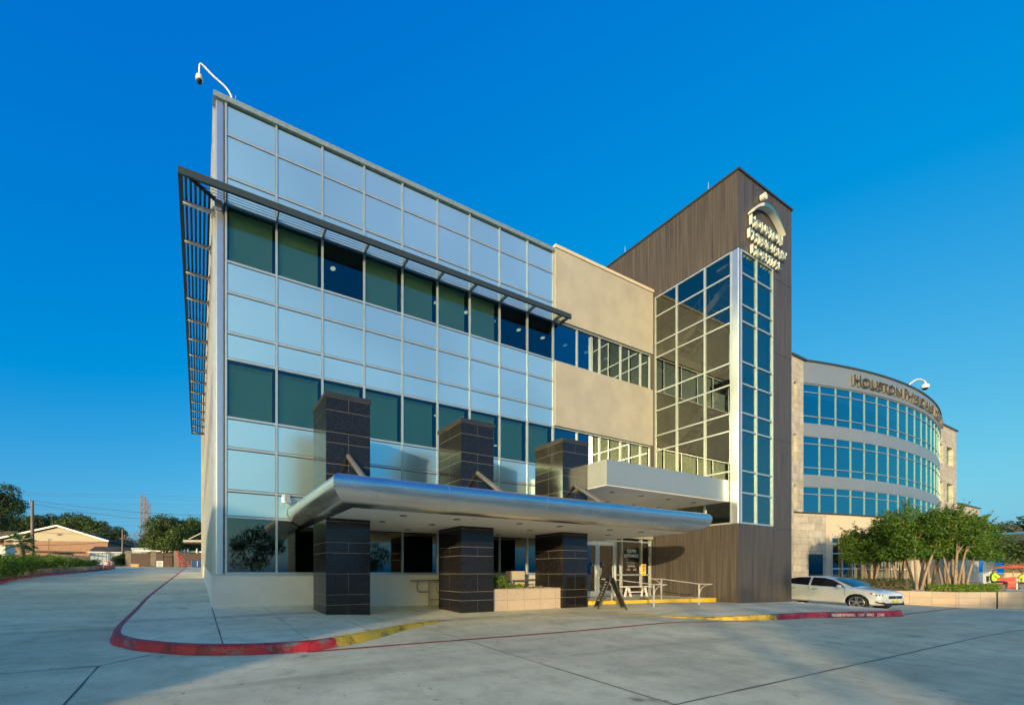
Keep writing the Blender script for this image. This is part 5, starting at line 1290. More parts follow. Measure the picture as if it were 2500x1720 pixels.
# ------------------------------------------------------------------ car
def make_car():
    t = thing('parked_car', 'white sedan parked in the driveway behind the timber tower', 'car', (0,0,0), 0, local=True)
    # local: nose toward +x, right side toward -y. station x from rear
    st = [ # x, halfw_bottom, halfw_belt, z_bottom, z_belt, z_shoulder(top of body), roof_z, roof_halfw
        (-2.42,.62,.70,.42,.72,.86,None,None),(-2.30,.78,.82,.26,.76,1.00,None,None),(-2.0,.86,.90,.22,.80,1.06,None,None),(-1.55,.88,.92,.20,.82,1.08,1.12,.70),
        (-1.05,.89,.925,.19,.82,1.05,1.38,.62),(-.4,.89,.925,.19,.80,1.0,1.455,.60),(.25,.89,.925,.19,.79,.98,1.44,.60),(.75,.89,.925,.19,.78,.96,1.27,.62),
        (1.20,.89,.92,.20,.76,.955,.99,.70),(1.6,.88,.91,.20,.74,.90,None,None),(2.0,.85,.88,.21,.70,.84,None,None),(2.28,.76,.80,.24,.62,.76,None,None),(2.42,.60,.66,.30,.54,.66,None,None)]
    mb = MB(); rows = []
    for (x, wb, wt, zb, zm, zs, rz_, rw) in st:
        L_ = [(0,zb),(wb*.8,zb),(wb,zb+.06),(wt,(zb+zm)/2+.02),(wt,zm),(wt-.045,zs-.02)]
        if rz_: L_ += [(wt-.10,zs+.012),(rw+.06,zs+(rz_-zs)*.62),(rw-.03,rz_-.03),(rw*.5,rz_+.01),(0,rz_+.018)]
        else: L_ += [(wt-.14,zs+.018),(wt*.72,zs+.035),(wt*.5,zs+.048),(wt*.25,zs+.055),(0,zs+.058)]
        rows.append([(x,-y,z) for y, z in L_]+[(x,y,z) for y, z in L_[-2:0:-1]])
    k = len(rows[0]); vs = [v for r_ in rows for v in r_]
    fs = [(i*k+j, i*k+(j+1)%k, (i+1)*k+(j+1)%k, (i+1)*k+j)[::-1] for i in range(len(rows)-1) for j in range(k)]
    fs += [tuple(range(k)), tuple(range((len(rows)-1)*k, len(rows)*k))[::-1]]
    mb.add(vs, fs, 0, True); body_ = mb.build('body', M['carpaint'], t)
    bm = bmesh.new(); bm.from_mesh(body_.data); bmesh.ops.recalc_face_normals(bm, faces=bm.faces); bm.to_mesh(body_.data); bm.free()
    ss = body_.modifiers.new('s', 'SUBSURF'); ss.levels = 2; ss.render_levels = 2
    cm = MB()
    for wx in (-1.40, 1.42): cm.lathe((wx,0,.335), [(.385,-1.2),(.385,-.62)], 40, axis='y'); cm.lathe((wx,0,.335), [(.385,.62),(.385,1.2)], 40, axis='y')
    cut = cm.build('c', M['dark'], org=(0,0,0))
    bm = bmesh.new(); bm.from_mesh(cut.data); bmesh.ops.remove_doubles(bm, verts=bm.verts, dist=.0001); bmesh.ops.recalc_face_normals(bm, faces=bm.faces); bm.to_mesh(cut.data); bm.free()
    bo = body_.modifiers.new('b', 'BOOLEAN'); bo.operation = 'DIFFERENCE'; bo.object = cut; bo.solver = 'EXACT'
    dg = bpy.context.evaluated_depsgraph_get(); nm = bpy.data.meshes.new_from_object(body_.evaluated_get(dg)); body_.modifiers.clear(); body_.data = nm
    bpy.data.objects.remove(cut)
    # recompute normals
    bm = bmesh.new(); bm.from_mesh(nm); bmesh.ops.recalc_face_normals(bm, faces=bm.faces); bm.to_mesh(nm); bm.free()
    for p_ in nm.polygons: p_.use_smooth = True
    nm.materials.clear(); nm.materials.append(M['carpaint']); nm.materials.append(M['dark'])
    for p_ in nm.polygons:
        c = p_.center; p_.material_index = 0
        if c.z < .72 and abs(c.y) < .88 and any((c.x-wx)**2+(c.z-.335)**2 < .388**2 for wx in (-1.40,1.42)): p_.material_index = 1
    m_ = body_.modifiers.new('n', 'EDGE_SPLIT'); m_.split_angle = R(32)
    def side_y(x, z):               # follows the greenhouse side (right side: negative y)
        xs = [s_[0] for s_ in st if s_[6]]; 
        def itp(fn):
            S = [s_ for s_ in st if s_[6]]
            for i in range(len(S)-1):
                if S[i][0] <= x <= S[i+1][0]:
                    tt = (x-S[i][0])/(S[i+1][0]-S[i][0]); return fn(S[i])*(1-tt)+fn(S[i+1])*tt
            return fn(S[0]) if x < S[0][0] else fn(S[-1])
        zs, rzz, rw, wt = itp(lambda s_: s_[5]), itp(lambda s_: s_[6]), itp(lambda s_: s_[7]), itp(lambda s_: s_[2])
        f = max(0, min(1, (z-zs)/max(.05, (rzz-zs)))); return (wt-.085)*(1-f)+(rw+.015)*f
    for s_ in (-1, 1):
        for nm_, poly in (('side_window', [(-1.45,1.075),(-.32,1.01),(-.32,1.40),(-.75,1.385),(-1.1,1.30)]), ('side_window', [(-.24,1.01),(.98,.975),(.80,1.12),(.5,1.30),(.2,1.385),(-.24,1.405)])):
            pts_ = []
            for i in range(len(poly)):
                a, b = poly[i], poly[(i+1)%len(poly)]
                for q in range(3): pts_.append((a[0]+(b[0]-a[0])*q/3, a[1]+(b[1]-a[1])*q/3))
            mb = MB(); c = (sum(p[0] for p in pts_)/len(pts_), sum(p[1] for p in pts_)/len(pts_))
            V_ = [(p[0], s_*(side_y(*p)+.014), p[1]) for p in pts_]+[(c[0], s_*(side_y(*c)+.02), c[1])]; n_ = len(pts_)
            mb.add(V_, [(i, (i+1)%n_, n_) if s_ > 0 else ((i+1)%n_, i, n_) for i in range(n_)], 0, True); mb.build(nm_, M['black'] if False else mat_win, t)
        mb = MB()
        for x in (-1.12, -.28, 1.02):
            zz = [(x, .30), (x, .62), (x, .84), (x+.0, .98)]
            mb.tube([(x+(.06 if x > 1 and i == 0 else 0), s_*(.918-(0 if i in (1,2) else .03)), z) for i, (x, z) in enumerate(zz)], .005, 4)
        mb.tube([(-1.1, s_*.905, .27),(1.05, s_*.905, .27)], .006, 4); mb.build('door_gap', M['dark'], t)
        for x in (-.30-.16, .0+.0):
            pass
        for x in (-1.0, -.14): mb = MB(); mb.box(x, x+.20, s_*.915, s_*.945, .83, .855); mb.build('door_handle', M['chrome'], t)
        mb = MB(); mb.lathe((.86, s_*.98, 1.02), [(.03,-.09),(.075,-.06),(.08,0),(.06,.08),(.02,.10)], 12, axis='y'); mr = mb.build('wing_mirror', M['carpaint'], t)
        # headlight
        mb = MB(); P_ = [(1.86,.90,.80),(2.10,.82,.78),(2.28,.72,.74),(2.36,.60,.70),(2.37,.60,.62),(2.30,.72,.63),(2.14,.84,.66),(1.92,.905,.73)]
        mb.add([(a, s_*(b+.012), c_) for a, b, c_ in P_], [tuple(range(8)) if s_ > 0 else tuple(range(7,-1,-1))], 0); hl = mb.build('headlight', M['headlamp'], t)
        mb = MB(); mb.add([(1.86,s_*.915,.80),(2.02,s_*.868,.785),(2.05,s_*.868,.70),(1.92,s_*.918,.73)], [(0,1,2,3) if s_ > 0 else (3,2,1,0)]); mb.build('indicator', M['amber'], hl)
        for a, b in ((2.12,.83),(2.22,.775),(2.31,.70)): mb = MB(); mb.lathe((a+.012, s_*(b+.02), .70), [(.035,-.008),(.035,.008)], 10, axis='y'); mb.build('lamp', M['chrome'], hl)
        mb = MB(); mb.add([(2.08,s_*.875,.44),(2.32,s_*.76,.43),(2.40,s_*.64,.40),(2.40,s_*.64,.33),(2.30,s_*.77,.34),(2.12,s_*.865,.37)], [tuple(range(6)) if s_ > 0 else tuple(range(5,-1,-1))]); mb.build('fog_lamp_recess', M['black'], t)
    # windscreen
    mb = MB(); rowsw = []
    for i in range(6):
        f = i/5; x = 1.16-.70*f; z = 1.0+.39*f+.035*math.sin(math.pi*f); hw = .70-.13*f
        rowsw.append([(x+.028+.05*(1-(j/4-1)**2)*(1-f*.7), -hw+2*hw*j/8, z+.014) for j in range(9)])
    vs = [v for r_ in rowsw for v in r_]; mb.add(vs, [(i*9+j, i*9+j+1, (i+1)*9+j+1, (i+1)*9+j) for i in range(5) for j in range(8)], 0, True); mb.build('windscreen', mat_shield, t)
    mb = MB(); mb.box(2.405,2.45,-.42,.42,.56,.68); g_ = mb.build('grille', M['black'], t)
    mb = MB(); mb.box(2.44,2.47,-.44,.44,.655,.685); mb.build('chrome_bar', M['chrome'], g_)
    mb = MB(); mb.box(2.46,2.475,-.06,.06,.585,.66); mb.build('badge', M['chrome'], g_)
    mb = MB(); mb.box(2.36,2.44,-.62,.62,.27,.36); mb.build('air_intake', M['black'], t)
    mb = MB(); mb.box(2.46,2.475,-.16,.16,.38,.50); mb.build('number_plate', M['plate'], t)
    for wx in (-1.40, 1.42):
        for s_ in (-1, 1):
            mb = MB(); mb.lathe((wx, s_*.80, .335), [(.25,-.11),(.33,-.105),(.335,-.05),(.335,.05),(.33,.105),(.25,.11)], 40, axis='y'); wl = mb.build('wheel', M['tyre'], t)
            mb = MB(); mb.lathe((wx, s_*.86, .335), [(.255,-.03),(.255,.03)], 36, axis='y'); mb.build('brake_well', M['dark'], wl)
            mb = MB(); yy = s_*.905
            ringp = [(wx+.243*math.cos(2*math.pi*q/36), yy, .335+.243*math.sin(2*math.pi*q/36)) for q in range(37)]; mb.tube(ringp, .014, 5, cap=False)
            for q in range(5):
                for dq in (-.13, .13):
                    a = math.pi/2+2*math.pi*q/5; mb.obox((wx+.05*math.cos(a+dq*2.5), yy, .335+.05*math.sin(a+dq*2.5)), (wx+.24*math.cos(a+dq), yy, .335+.24*math.sin(a+dq)), .026, .022, up=(0,1,0))
            mb.lathe((wx, yy, .335), [(.055,-.015),(.055,.015)], 14, axis='y'); mb.build('rim', M['alloy'], wl)
    mb = MB(); mb.box(-.2,.35,-.5,-.2,.6,1.2); mb.box(-.2,.35,.2,.5,.6,1.2); mb.build('seats', M['darkmetal'], t)
    return t
mat_win = mat('tinted_side_glass', (.012,.014,.017), .04, spec=.6, var=.1)
mat_shield = mat('windscreen_tint', (.03,.06,.075), .05, spec=1., var=.1)
car = make_car()
wc = at(2090.5, 1470, 18.0)
for ch_ in children(car):
    for o_ in [ch_]+children(ch_):
        for v_ in o_.data.vertices:
            if v_.co.x > 1.8: v_.co.x = 1.8+(v_.co.x-1.8)*.62
BH = math.radians(190); hd = Vector((math.sin(BH), math.cos(BH), 0)); lat = Vector((hd.y, -hd.x, 0))   # right hand side of the car
org = Vector((wc.x, wc.y, 0))-hd*1.42-lat*.9
car.location = (org.x, org.y, gz(27,7.5)-.02); car.rotation_euler = (R(0), R(2.0), math.atan2(hd.y, hd.x))

# ------------------------------------------------------------------ far left background
def gp(px_, d): p = at(px_, H0, d); return Vector((p.x, p.y, gz(p.x, p.y)))
def zat(y, d): return EZ+(H0-y)/F*d
GRP = 'round bushy shrubs in the bed along the lane'
names_ = ['leafy bush nearest the viewer in the lane side bed']
for i in range(17):
    px_ = -8+i*15.3; d = 24+ (i/16)**1.25*30; b = gp(px_, d); b.z += .15
    h = zat(1352+2.0*max(0,i-8)-(6 if i%3 == 1 else 0), d)-b.z; rnd = random.Random(i)
    x, y = b.x-.5, b.y
    t = thing('shrub', 'bushy bright green shrub in the row behind the red kerb on the left', 'shrub', (x, y, b.z), group=GRP)
    cs = [(x+rnd.uniform(-.6,.6)*1.1, y+rnd.uniform(-.6,.6)*1.1, b.z+h*rnd.uniform(.25,.75)) for _ in range(12)]
    V, Fc = leaf_cloud(cs, [rnd.uniform(.35,.6) for _ in cs], 2400, .15, i); np_mesh('leaves', V, Fc, M['leafC'], t)
    mb = MB()
    for c in cs: mb.tube([(x,y,b.z-.1), c], .015, 4)
    mb.build('stems', M['barkdark'], t)
V_, F_ = [], []
rg = np.random.default_rng(8); n = 5200
tt = rg.random(n); bx_ = np.interp(tt, np.linspace(0,1,len(bed)), [p[0] for p in bed])-.25-rg.random(n)*.7; by_ = np.interp(tt, np.linspace(0,1,len(bed)), [p[1] for p in bed])
hh = .18+.30*rg.random(n); ang = rg.random(n)*6.28; dx, dy = np.cos(ang)*.12, np.sin(ang)*.12
zz = np.array([bed_z(a, b) for a, b in zip(bx_, by_)])
V = np.stack([np.stack([bx_-.012,by_,zz],1), np.stack([bx_+.012,by_,zz],1), np.stack([bx_+dx+.004,by_+dy,zz+hh],1), np.stack([bx_+dx-.004,by_+dy,zz+hh],1)],1).reshape(-1,3)
o = np_mesh('dry_ground_cover', V, np.arange(n*4).reshape(-1,4), M['grassdry']); tag(o, 'dry grey ground cover along the inside of the red kerb', 'ground cover', kind='stuff')
# palm
b = gp(50, 46.); pz = b.z; pm = thing('palm_tree', 'short fan palm with shaggy trunk in the bed on the left', 'palm tree', b)
zc = zat(1327, 46.)
mb = MB(); mb.tube([b, b+Vector((.1,0,(zc-pz)*.5)), b+Vector((0,0,zc-pz))], [.42,.30,.40], 10); mb.build('trunk', M['pole'], pm)
mb = MB(); rnd = random.Random(4)
for i in range(46):
    a = rnd.uniform(0,6.283); el = rnd.uniform(-.55,1.25); L_ = rnd.uniform(1.15,1.6); c = Vector((b.x,b.y,zc)); d = Vector((math.cos(a)*math.cos(el), math.sin(a)*math.cos(el), math.sin(el))); q = c+d*L_*.55
    sdv = d.cross(Vector((0,0,1))).normalized()
    for k in range(9):
        g = (k-4)/4*1.1; dd_ = (d*math.cos(g)+sdv*math.sin(g)).normalized(); e = q+dd_*.95*L_*.7-Vector((0,0,.22)); w_ = sdv*.03+Vector((0,0,.025)); mid = q.lerp(e,.6)+Vector((0,0,.08))
        mb.add([q-w_*.3, q+w_*.3, mid+w_, e, mid-w_], [(0,1,2,3,4)])
    mb.tube([c, q], .015, 3)
mb.build('fronds', M['leafF'], pm)
# overhanging dark tree at the left edge
b = gp(-38, 30.); tree('fine_leaved_tree', 'dark feathery tree cut by the left edge of the photo', 'tree', b, zat(1165,30.)-b.z, 2.6, 3.6, M['leafB'], M['barkdark'], 14000, .16, 200, stems=1, r0=.2, clumps=40)
# utility poles and wires
def upole(px_, ytop, d, r, label, arm=True):
    b = gp(px_, d); t = thing('utility_pole', label, 'utility pole', b); zt = zat(ytop, d)
    mb = MB(); mb.tube([b, (b.x,b.y,zt)], [r, r*.62], 10); mb.build('shaft', M['pole'], t)
    if arm:
        mb = MB(); mb.tube([(b.x-.35,b.y,zt-.5),(b.x-.35,b.y,zt+.35)], .08, 8); mb.obox((b.x-.45,b.y,zt-.25),(b.x+.35,b.y,zt-.25), .1, .1); mb.build('insulator', M['steel'], t)
    return Vector((b.x, b.y, zt))
P1 = upole(79, 1221, 72., .34, 'tall weathered utility pole in front of the brick gable')
P2 = upole(299, 1291, 84., .2, 'short utility pole beside the white shed', False)
def wire(pts, r, name='power_line', label=None, sag=0.):
    out = []
    for i in range(len(pts)-1):
        a, b = Vector(pts[i]), Vector(pts[i+1])
        for j in range(12): t_ = j/12; p = a.lerp(b, t_); p.z -= sag*4*t_*(1-t_); out.append(p)
    out.append(Vector(pts[-1])); mb = MB(); mb.tube(out, r, 4, cap=False); o = mb.build(name, M['wire']); tag(o, label or 'thin dark overhead line crossing the sky behind the trees', 'power line', None if label else 'distant overhead lines'); return o
wire([P1, at(520, 1258, 95)], .03, label='upper wire running right from the top of the tall utility pole', sag=.6)
wire([P1-Vector((0,0,.6)), at(520, 1275, 95)], .03, label='second wire running right just under the top of the tall utility pole', sag=.8)
wire([P1-Vector((0,0,5.6)), P2+Vector((0,0,-.1))], .035, label='pale low wire slung between the two utility poles', sag=.6)
wire([P1-Vector((0,0,8.)), at(300, 1316, 82)], .05, label='low wire drooping across the face of the gable', sag=.4)
wire([at(-60, 1216, 60), P1], .02, label='wire arriving at the tall pole from the left edge', sag=.2)
for i, (ya, yb) in enumerate(((1196,1214),(1201,1222),(1226,1229),(1232,1236),(1238,1244),(1246,1252),(1252,1256),(1262,1262),(1272,1268),(1281,1279))):
    wire([at(-80, ya, 300), at(350, (ya+yb)/2+1, 330), at(640, yb, 300)], .085, sag=1.)
# lattice towers
def lattice(px_, yt, d, w_, label):
    b = gp(px_, d); t = thing('transmission_tower', label, 'transmission tower', b, group='lattice transmission towers'); zt = zat(yt, d); zb = zat(1300, d); mb = MB()
    n = 9
    def hw(z): f = (zt-z)/(zt-b.z); return w_*(1+max(0, f-.55)*1.6)
    zs = [b.z+(zt-b.z)*i/n for i in range(n+1)]
    C_ = lambda z: [Vector((b.x+sx*hw(z), b.y+sy*hw(z), z)) for sx, sy in ((-1,-1),(1,-1),(1,1),(-1,1))]
    for i in range(n):
        A_, B_ = C_(zs[i]), C_(zs[i+1])
        for k in range(4):
            mb.obox(A_[k], B_[k], .5, .5); mb.obox(A_[k], B_[(k+1)%4], .25, .25); mb.obox(B_[k], A_[(k+1)%4], .25, .25); mb.obox(B_[k], B_[(k+1)%4], .4, .4)
    mb.build('lattice', M['steel'], t)
lattice(348.5, 1211, 330, 1.4, 'tallest lattice tower, leftmost of the three on the skyline')
lattice(356, 1219, 360, 1.4, 'middle lattice tower of the three on the skyline')
lattice(362.5, 1228, 390, 1.4, 'shortest lattice tower, rightmost of the three on the skyline')
# brick house with gable
HD = 88.
hs_ = thing('brick_house', 'long brick house with wide cream gable and pale fascia', 'house', gp(140, HD))
def hp(px_, y): return at(px_, y, HD)
gl_ = [hp(-6,1316), hp(141.7,1284), hp(268,1322)]
mb = MB(); base_z = gp(140,HD).z-1
a, c = hp(8,1318), hp(264,1322); mb.prism([a, c, hp(141.7,1287)], (2.,18,0)); mb.build('gable', M['siding'], hs_)
mb = MB(); a, c = hp(9,1318), hp(263,1322); d_ = (c-a).normalized()
mb.prism([(a.x,a.y+.1,base_z),(c.x,c.y+.1,base_z),(c.x,c.y+.1,c.z-.02),(a.x,a.y+.1,a.z)], (2.,17.6,0)); mb.build('brick_wall', M['brick'], hs_)
mb = MB()
for p_, q_ in ((gl_[0],gl_[1]),(gl_[1],gl_[2])):
    off = Vector((2.1,18.6,0)); u = Vector((0,0,.25)); fr = Vector((-.08,-.6,0))
    mb.add([p_+fr, q_+fr, q_+fr+u, p_+fr+u, p_+off, q_+off, q_+off+u, p_+off+u], [(0,3,2,1),(4,5,6,7),(0,1,5,4),(1,2,6,5),(2,3,7,6),(3,0,4,7)])
mb.build('roof', M['shingle'], hs_)
mb = MB()
for p_, q_ in ((gl_[0],gl_[1]),(gl_[1],gl_[2])): mb.obox(p_+Vector((-.1,-.7,.08)), q_+Vector((-.1,-.7,.08)), .12, .34)
mb.build('fascia', M['white'], hs_)
mb = MB(); q_ = hp(146,1304); mb.box(q_.x-.5,q_.x-.1,q_.y-.35,q_.y,q_.z-.15,q_.z+.15); mb.box(q_.x+.1,q_.x+.5,q_.y-.35,q_.y,q_.z-.15,q_.z+.15); mb.build('flood_light', M['steel'], hs_)
mb = MB(); q_ = hp(40,1328); mb.pane(q_.x-.5,q_.x+.5,q_.y-.1,q_.y,q_.z-.3,q_.z+.4); mb.build('window', M['white'], hs_)
# neighbour roof at far left
b = at(-20,1400,104.); nb = thing('house', 'dark roofed house at the far left, mostly hidden by the palm and gable', 'house', (b.x,b.y,gz(b.x,b.y)))
mb = MB(); A_ = at(-80,1318,104); B_ = at(42,1296,104); mb.prism([(A_.x,A_.y,A_.z),(B_.x+1.5,B_.y,A_.z),(B_.x,B_.y,B_.z),(A_.x,A_.y,B_.z)], (1,10,0)); mb.build('roof', M['shingle'], nb)
mb = MB(); mb.box(A_.x,B_.x,A_.y+.5,A_.y+8,b.z,A_.z); mb.build('wall', M['brick'], nb)
# white box at left edge
b = gp(2, 50.); wbx = thing('white_container', 'white sided box or container cut by the left edge behind the shrubs', 'container', b); mb = MB(); q_ = at(13,1332,50.); mb.box(q_.x-6,q_.x,q_.y,q_.y+3,b.z,q_.z); mb.build('body', M['white'], wbx)
mb = MB(); mb.box(q_.x-6,q_.x+.04,q_.y-.04,q_.y+3,q_.z,q_.z+.08); mb.build('lid', M['rail'], wbx)
# carport roof strip and wooden fence
b = gp(110, 79.); cpn = thing('carport', 'long low dark carport roof in front of the brick house', 'carport', b)
mb = MB(); A_, B_ = at(14,1342,79), at(197,1347,79); mb.prism([(A_.x,A_.y,A_.z-.35),(B_.x,B_.y,B_.z-.1),(B_.x,B_.y,B_.z+.1),(A_.x,A_.y,A_.z+.1)], (.3,3,0)); mb.build('roof', M['shingle'], cpn)
for px_ in (60,121,180): q_ = at(px_,1345,79.5); mb = MB(); mb.box(q_.x-.1,q_.x+.1,q_.y,q_.y+.2,gz(q_.x,q_.y)-.5,q_.z); mb.build('post', M['pole'], cpn)
mb = MB(); A_, B_ = at(126,1347,80.5), at(176,1353,80.5); mb.box(A_.x,B_.x,A_.y,A_.y+.1,B_.z-.8,A_.z-.1); mb.build('pale_wall', M['siding'], cpn)
mb = MB(); q_ = at(119,1316,78.); mb.tube([(q_.x,q_.y,gz(q_.x,q_.y)),(q_.x,q_.y,q_.z)], .07, 6); sl_ = thing('street_lamp', 'thin leaning service pole with small lamp before the brick wall', 'lamp post', (q_.x,q_.y,gz(q_.x,q_.y))); mb.build('pole', M['pole'], sl_); mb = MB(); mb.box(q_.x-.05,q_.x+.4,q_.y-.1,q_.y+.1,q_.z-.15,q_.z+.1); mb.build('lamp', M['steel'], sl_)
wf = thing('wooden_fence', 'dark weathered board fence behind the shrubs', 'fence', gp(110, 74.))
A_, B_ = at(-30,1352,74), at(217,1356,74); n_ = 60; mb = MB()
for i in range(n_):
    a = A_.lerp(B_, i/n_); b = A_.lerp(B_, (i+.93)/n_); h_ = random.Random(i).uniform(-.08,.05); mb.box(a.x, b.x, a.y, a.y+.05, gz(a.x,a.y)-.5, a.z+h_)
mb.build('boards', M['oldwood'], wf)
for i in range(0, 11): a = A_.lerp(B_, i/10); mb = MB(); mb.box(a.x-.07,a.x+.07,a.y+.06,a.y+.2,gz(a.x,a.y)-.5,a.z+.1); mb.build('post', M['oldwood'], wf)
# blue white shed
SD = 82.; sh_ = thing('garden_shed', 'pale blue boarded shed with dark slate roof', 'shed', gp(260, SD))
a, b = at(219,1346,SD), at(330,1349,SD); gzz = gp(260,SD).z-.3
mb = MB(); mb.box(a.x,b.x,a.y,a.y+5,gzz,a.z); mb.build('wall', M['paleblue'], sh_)
mb = MB(); c = at(224,1331,SD); d_ = at(345,1333,SD); mb.add([(a.x-.3,a.y-.3,a.z),(b.x+1,a.y-.3,a.z),(d_.x,a.y+2.6,c.z),(c.x,a.y+2.6,c.z)], [(0,1,2,3)]); mb.box(a.x-.3,b.x+1,a.y-.35,a.y-.3,a.z-.18,a.z+.06,1); mb.build('roof', [M['shingle'],M['white']], sh_)
mb = MB()
for i in range(1,9): x = a.x+(b.x-a.x)*i/12; mb.box(x,x+.05,a.y-.02,a.y,gzz,a.z-.25)
mb.build('board_seams', M['bluebin'], sh_)
# masonry and slat fence closing the lane
FY = 82.; fd = 74.
fn = thing('masonry_fence', 'tan block pillars with brown slat infill closing the end of the lane', 'fence', gp(380, fd))
fp = lambda px_, y=1383: at(px_, y, 73.)
for i, (pa, pb_) in enumerate(((307,320),(368,380.5),(425,436))):
    a, b = fp(pa), fp(pb_); mb = MB(); mb.box(a.x,b.x,a.y-.35,a.y+.35,gz(a.x,a.y)-.3,zat(1344,73)); mb.build('pillar', M['cmu'], fn)
for pa, pb_ in ((320,368),(380.5,425),(436,520)):
    a, b = fp(pa), fp(pb_); mb = MB(); mb.box(a.x,b.x,a.y-.05,a.y+.05,gz(a.x,a.y)-.3,zat(1349,73)); mb.build('slat_infill', M['lath'], fn)
a, b = fp(399), fp(520); mb = MB(); mb.box(a.x,b.x,a.y-.6,a.y-.55,zat(1359.5,73),zat(1357.5,73)); mb.box(a.x,a.x+.12,a.y-.6,a.y-.5,gz(a.x,a.y)-.2,zat(1350,73)); mb.build('gate_rail', M['dark'], fn)
# white pipework behind the fence
pp_ = thing('white_pipes', 'white pipes and valves running above the slat fence', 'pipes', gp(420, 78.))
a, b, c = at(330,1343,78), at(398,1345,78), at(520,1347,78)
mb = MB(); mb.tube([a,b,c], .16, 8); mb.tube([b,b-Vector((0,0,2))], .14, 8); mb.build('pipe', M['white'], pp_)
for px_ in (443,451,459,481): q_ = at(px_,1344,77.6); mb = MB(); mb.lathe((q_.x,q_.y,q_.z-.1), [(.15,0),(.22,.15),(.1,.35),(.12,.5),(.04,.62)], 10); mb.tube([q_,q_-Vector((0,0,2.))], .12, 8); mb.build('valve', M['white'], pp_)
q_ = at(365,1340,79); bxx = thing('equipment_cabinet', 'long pale flat roofed cabinet seen just over the slat fence', 'cabinet', gp(345,79.)); a, b = at(321,1338,79), at(366,1340,79); mb = MB(); mb.box(a.x,b.x,a.y,a.y+3,gz(a.x,a.y),a.z); mb.build('body', M['paleblue'], bxx); mb = MB(); mb.box(a.x-.1,b.x+.1,a.y-.1,a.y+3.1,a.z,a.z+.12); mb.build('lid', M['white'], bxx)
# traffic barrels
def barrel(px_, d, label, sc=1.):
    b = gp(px_, d); t = thing('traffic_barrel', label, 'traffic barrel', b, group='orange traffic barrels at the kerb end')
    mb = MB(); mb.lathe(b, [(.40*sc,0),(.40*sc,.1),(.33*sc,.12),(.31*sc,.5),(.27*sc,.98),(.18*sc,1.05)], 18); mb.build('drum', M['orange'], t)
    for z in (.32,.58,.80): mb = MB(); mb.lathe(b+Vector((0,0,z)), [((.335-z*.055)*sc,0),((.33-z*.055)*sc,.13)], 18); mb.build('white_band', M['whiteband'], t)
barrel(262, 52.5, 'front orange and white traffic barrel of the pair at the end of the red kerb', 1.25); barrel(272, 57., 'rear orange and white traffic barrel of the pair, partly hidden', 1.25)
b = gp(252, 50.); tc_ = thing('fallen_barrel', 'red orange barrel lying on its side among the shrubs', 'traffic barrel', b); mb = MB(); mb.lathe(b+Vector((-.4,0,.35)), [(.34,0),(.34,.15),(.3,.3),(.26,.9)], 16, axis='x'); mb.build('drum', M['orange'], tc_); mb = MB(); mb.lathe(b+Vector((0,0,.35)), [(.31,0),(.30,.14)], 16, axis='x'); mb.build('white_band', M['whiteband'], tc_)
# stacked barriers, bin, crate, sign
b = gp(449, 70.); tb = thing('barrier_stack', 'leaning stack of red and white folding barricades', 'barricades', b)
rnd = random.Random(3)
for i in range(9):
    mb = MB(); p0 = b+Vector((-.9+i*.30, rnd.uniform(-.2,.2), 0)); p1 = b+Vector((-1.35+i*.10, rnd.uniform(-.2,.2), 3.05-i*.12)); mb.obox(p0, p1, .22, .05); o_ = mb.build('barricade', M['redmesh'], tb)
    mb = MB()
    for f in (.15,.38,.6,.82): q_ = p0.lerp(p1, f); r_ = p0.lerp(p1, f+.06); mb.obox(q_+Vector((0,-.04,0)), r_+Vector((0,-.04,0)), .23, .02)
    mb.build('white_stripe', M['whiteband'], o_)
b = gp(481, 67.); bb = thing('blue_skip', 'dark blue steel waste skip by the building corner', 'skip', b); mb = MB(); mb.box(b.x-.85,b.x+.95,b.y,b.y+1.2,b.z+.12,b.z+1.35); bevel(mb.build('body', M['bluebin'], bb), .05, 2); mb = MB(); mb.box(b.x-.9,b.x+1.,b.y-.05,b.y+1.25,b.z,b.z+.1); mb.build('rim', M['dark'], bb); mb = MB(); mb.box(b.x+.0,b.x+.08,b.y-.02,b.y,b.z+.3,b.z+1.25); mb.build('label_strip', M['white'], bb)
b = gp(329, 70.); cr = thing('pine_crate', 'low raw pine crate against the slat fence', 'crate', b); mb = MB(); mb.box(b.x-.62,b.x+.62,b.y,b.y+.7,b.z,b.z+.52); mb.build('body', M['crate'], cr); mb = MB(); mb.box(b.x-.66,b.x+.66,b.y-.03,b.y+.73,b.z+.47,b.z+.55); mb.build('lid', M['crate'], cr)
b = gp(390, 68.); ws = thing('white_notice_board', 'small white notice board on the ground before the slat fence', 'sign', b); mb = MB(); mb.box(b.x-.5,b.x+.5,b.y,b.y+.06,b.z+.1,b.z+1.15); mb.build('panel', M['white'], ws); mb = MB(); mb.box(b.x-.58,b.x+.58,b.y+.06,b.y+.14,b.z,b.z+1.2); mb.build('frame', M['black'], ws)
mb = MB(); mb.box(b.x-.28,b.x+.28,b.y-.012,b.y-.002,b.z+.25,b.z+.36)
for z in (.55,.66,.77,.88): mb.box(b.x-.34,b.x+.34,b.y-.012,b.y-.002,b.z+z,b.z+z+.035)
mb.build('printing', M['vinylblue'], ws)
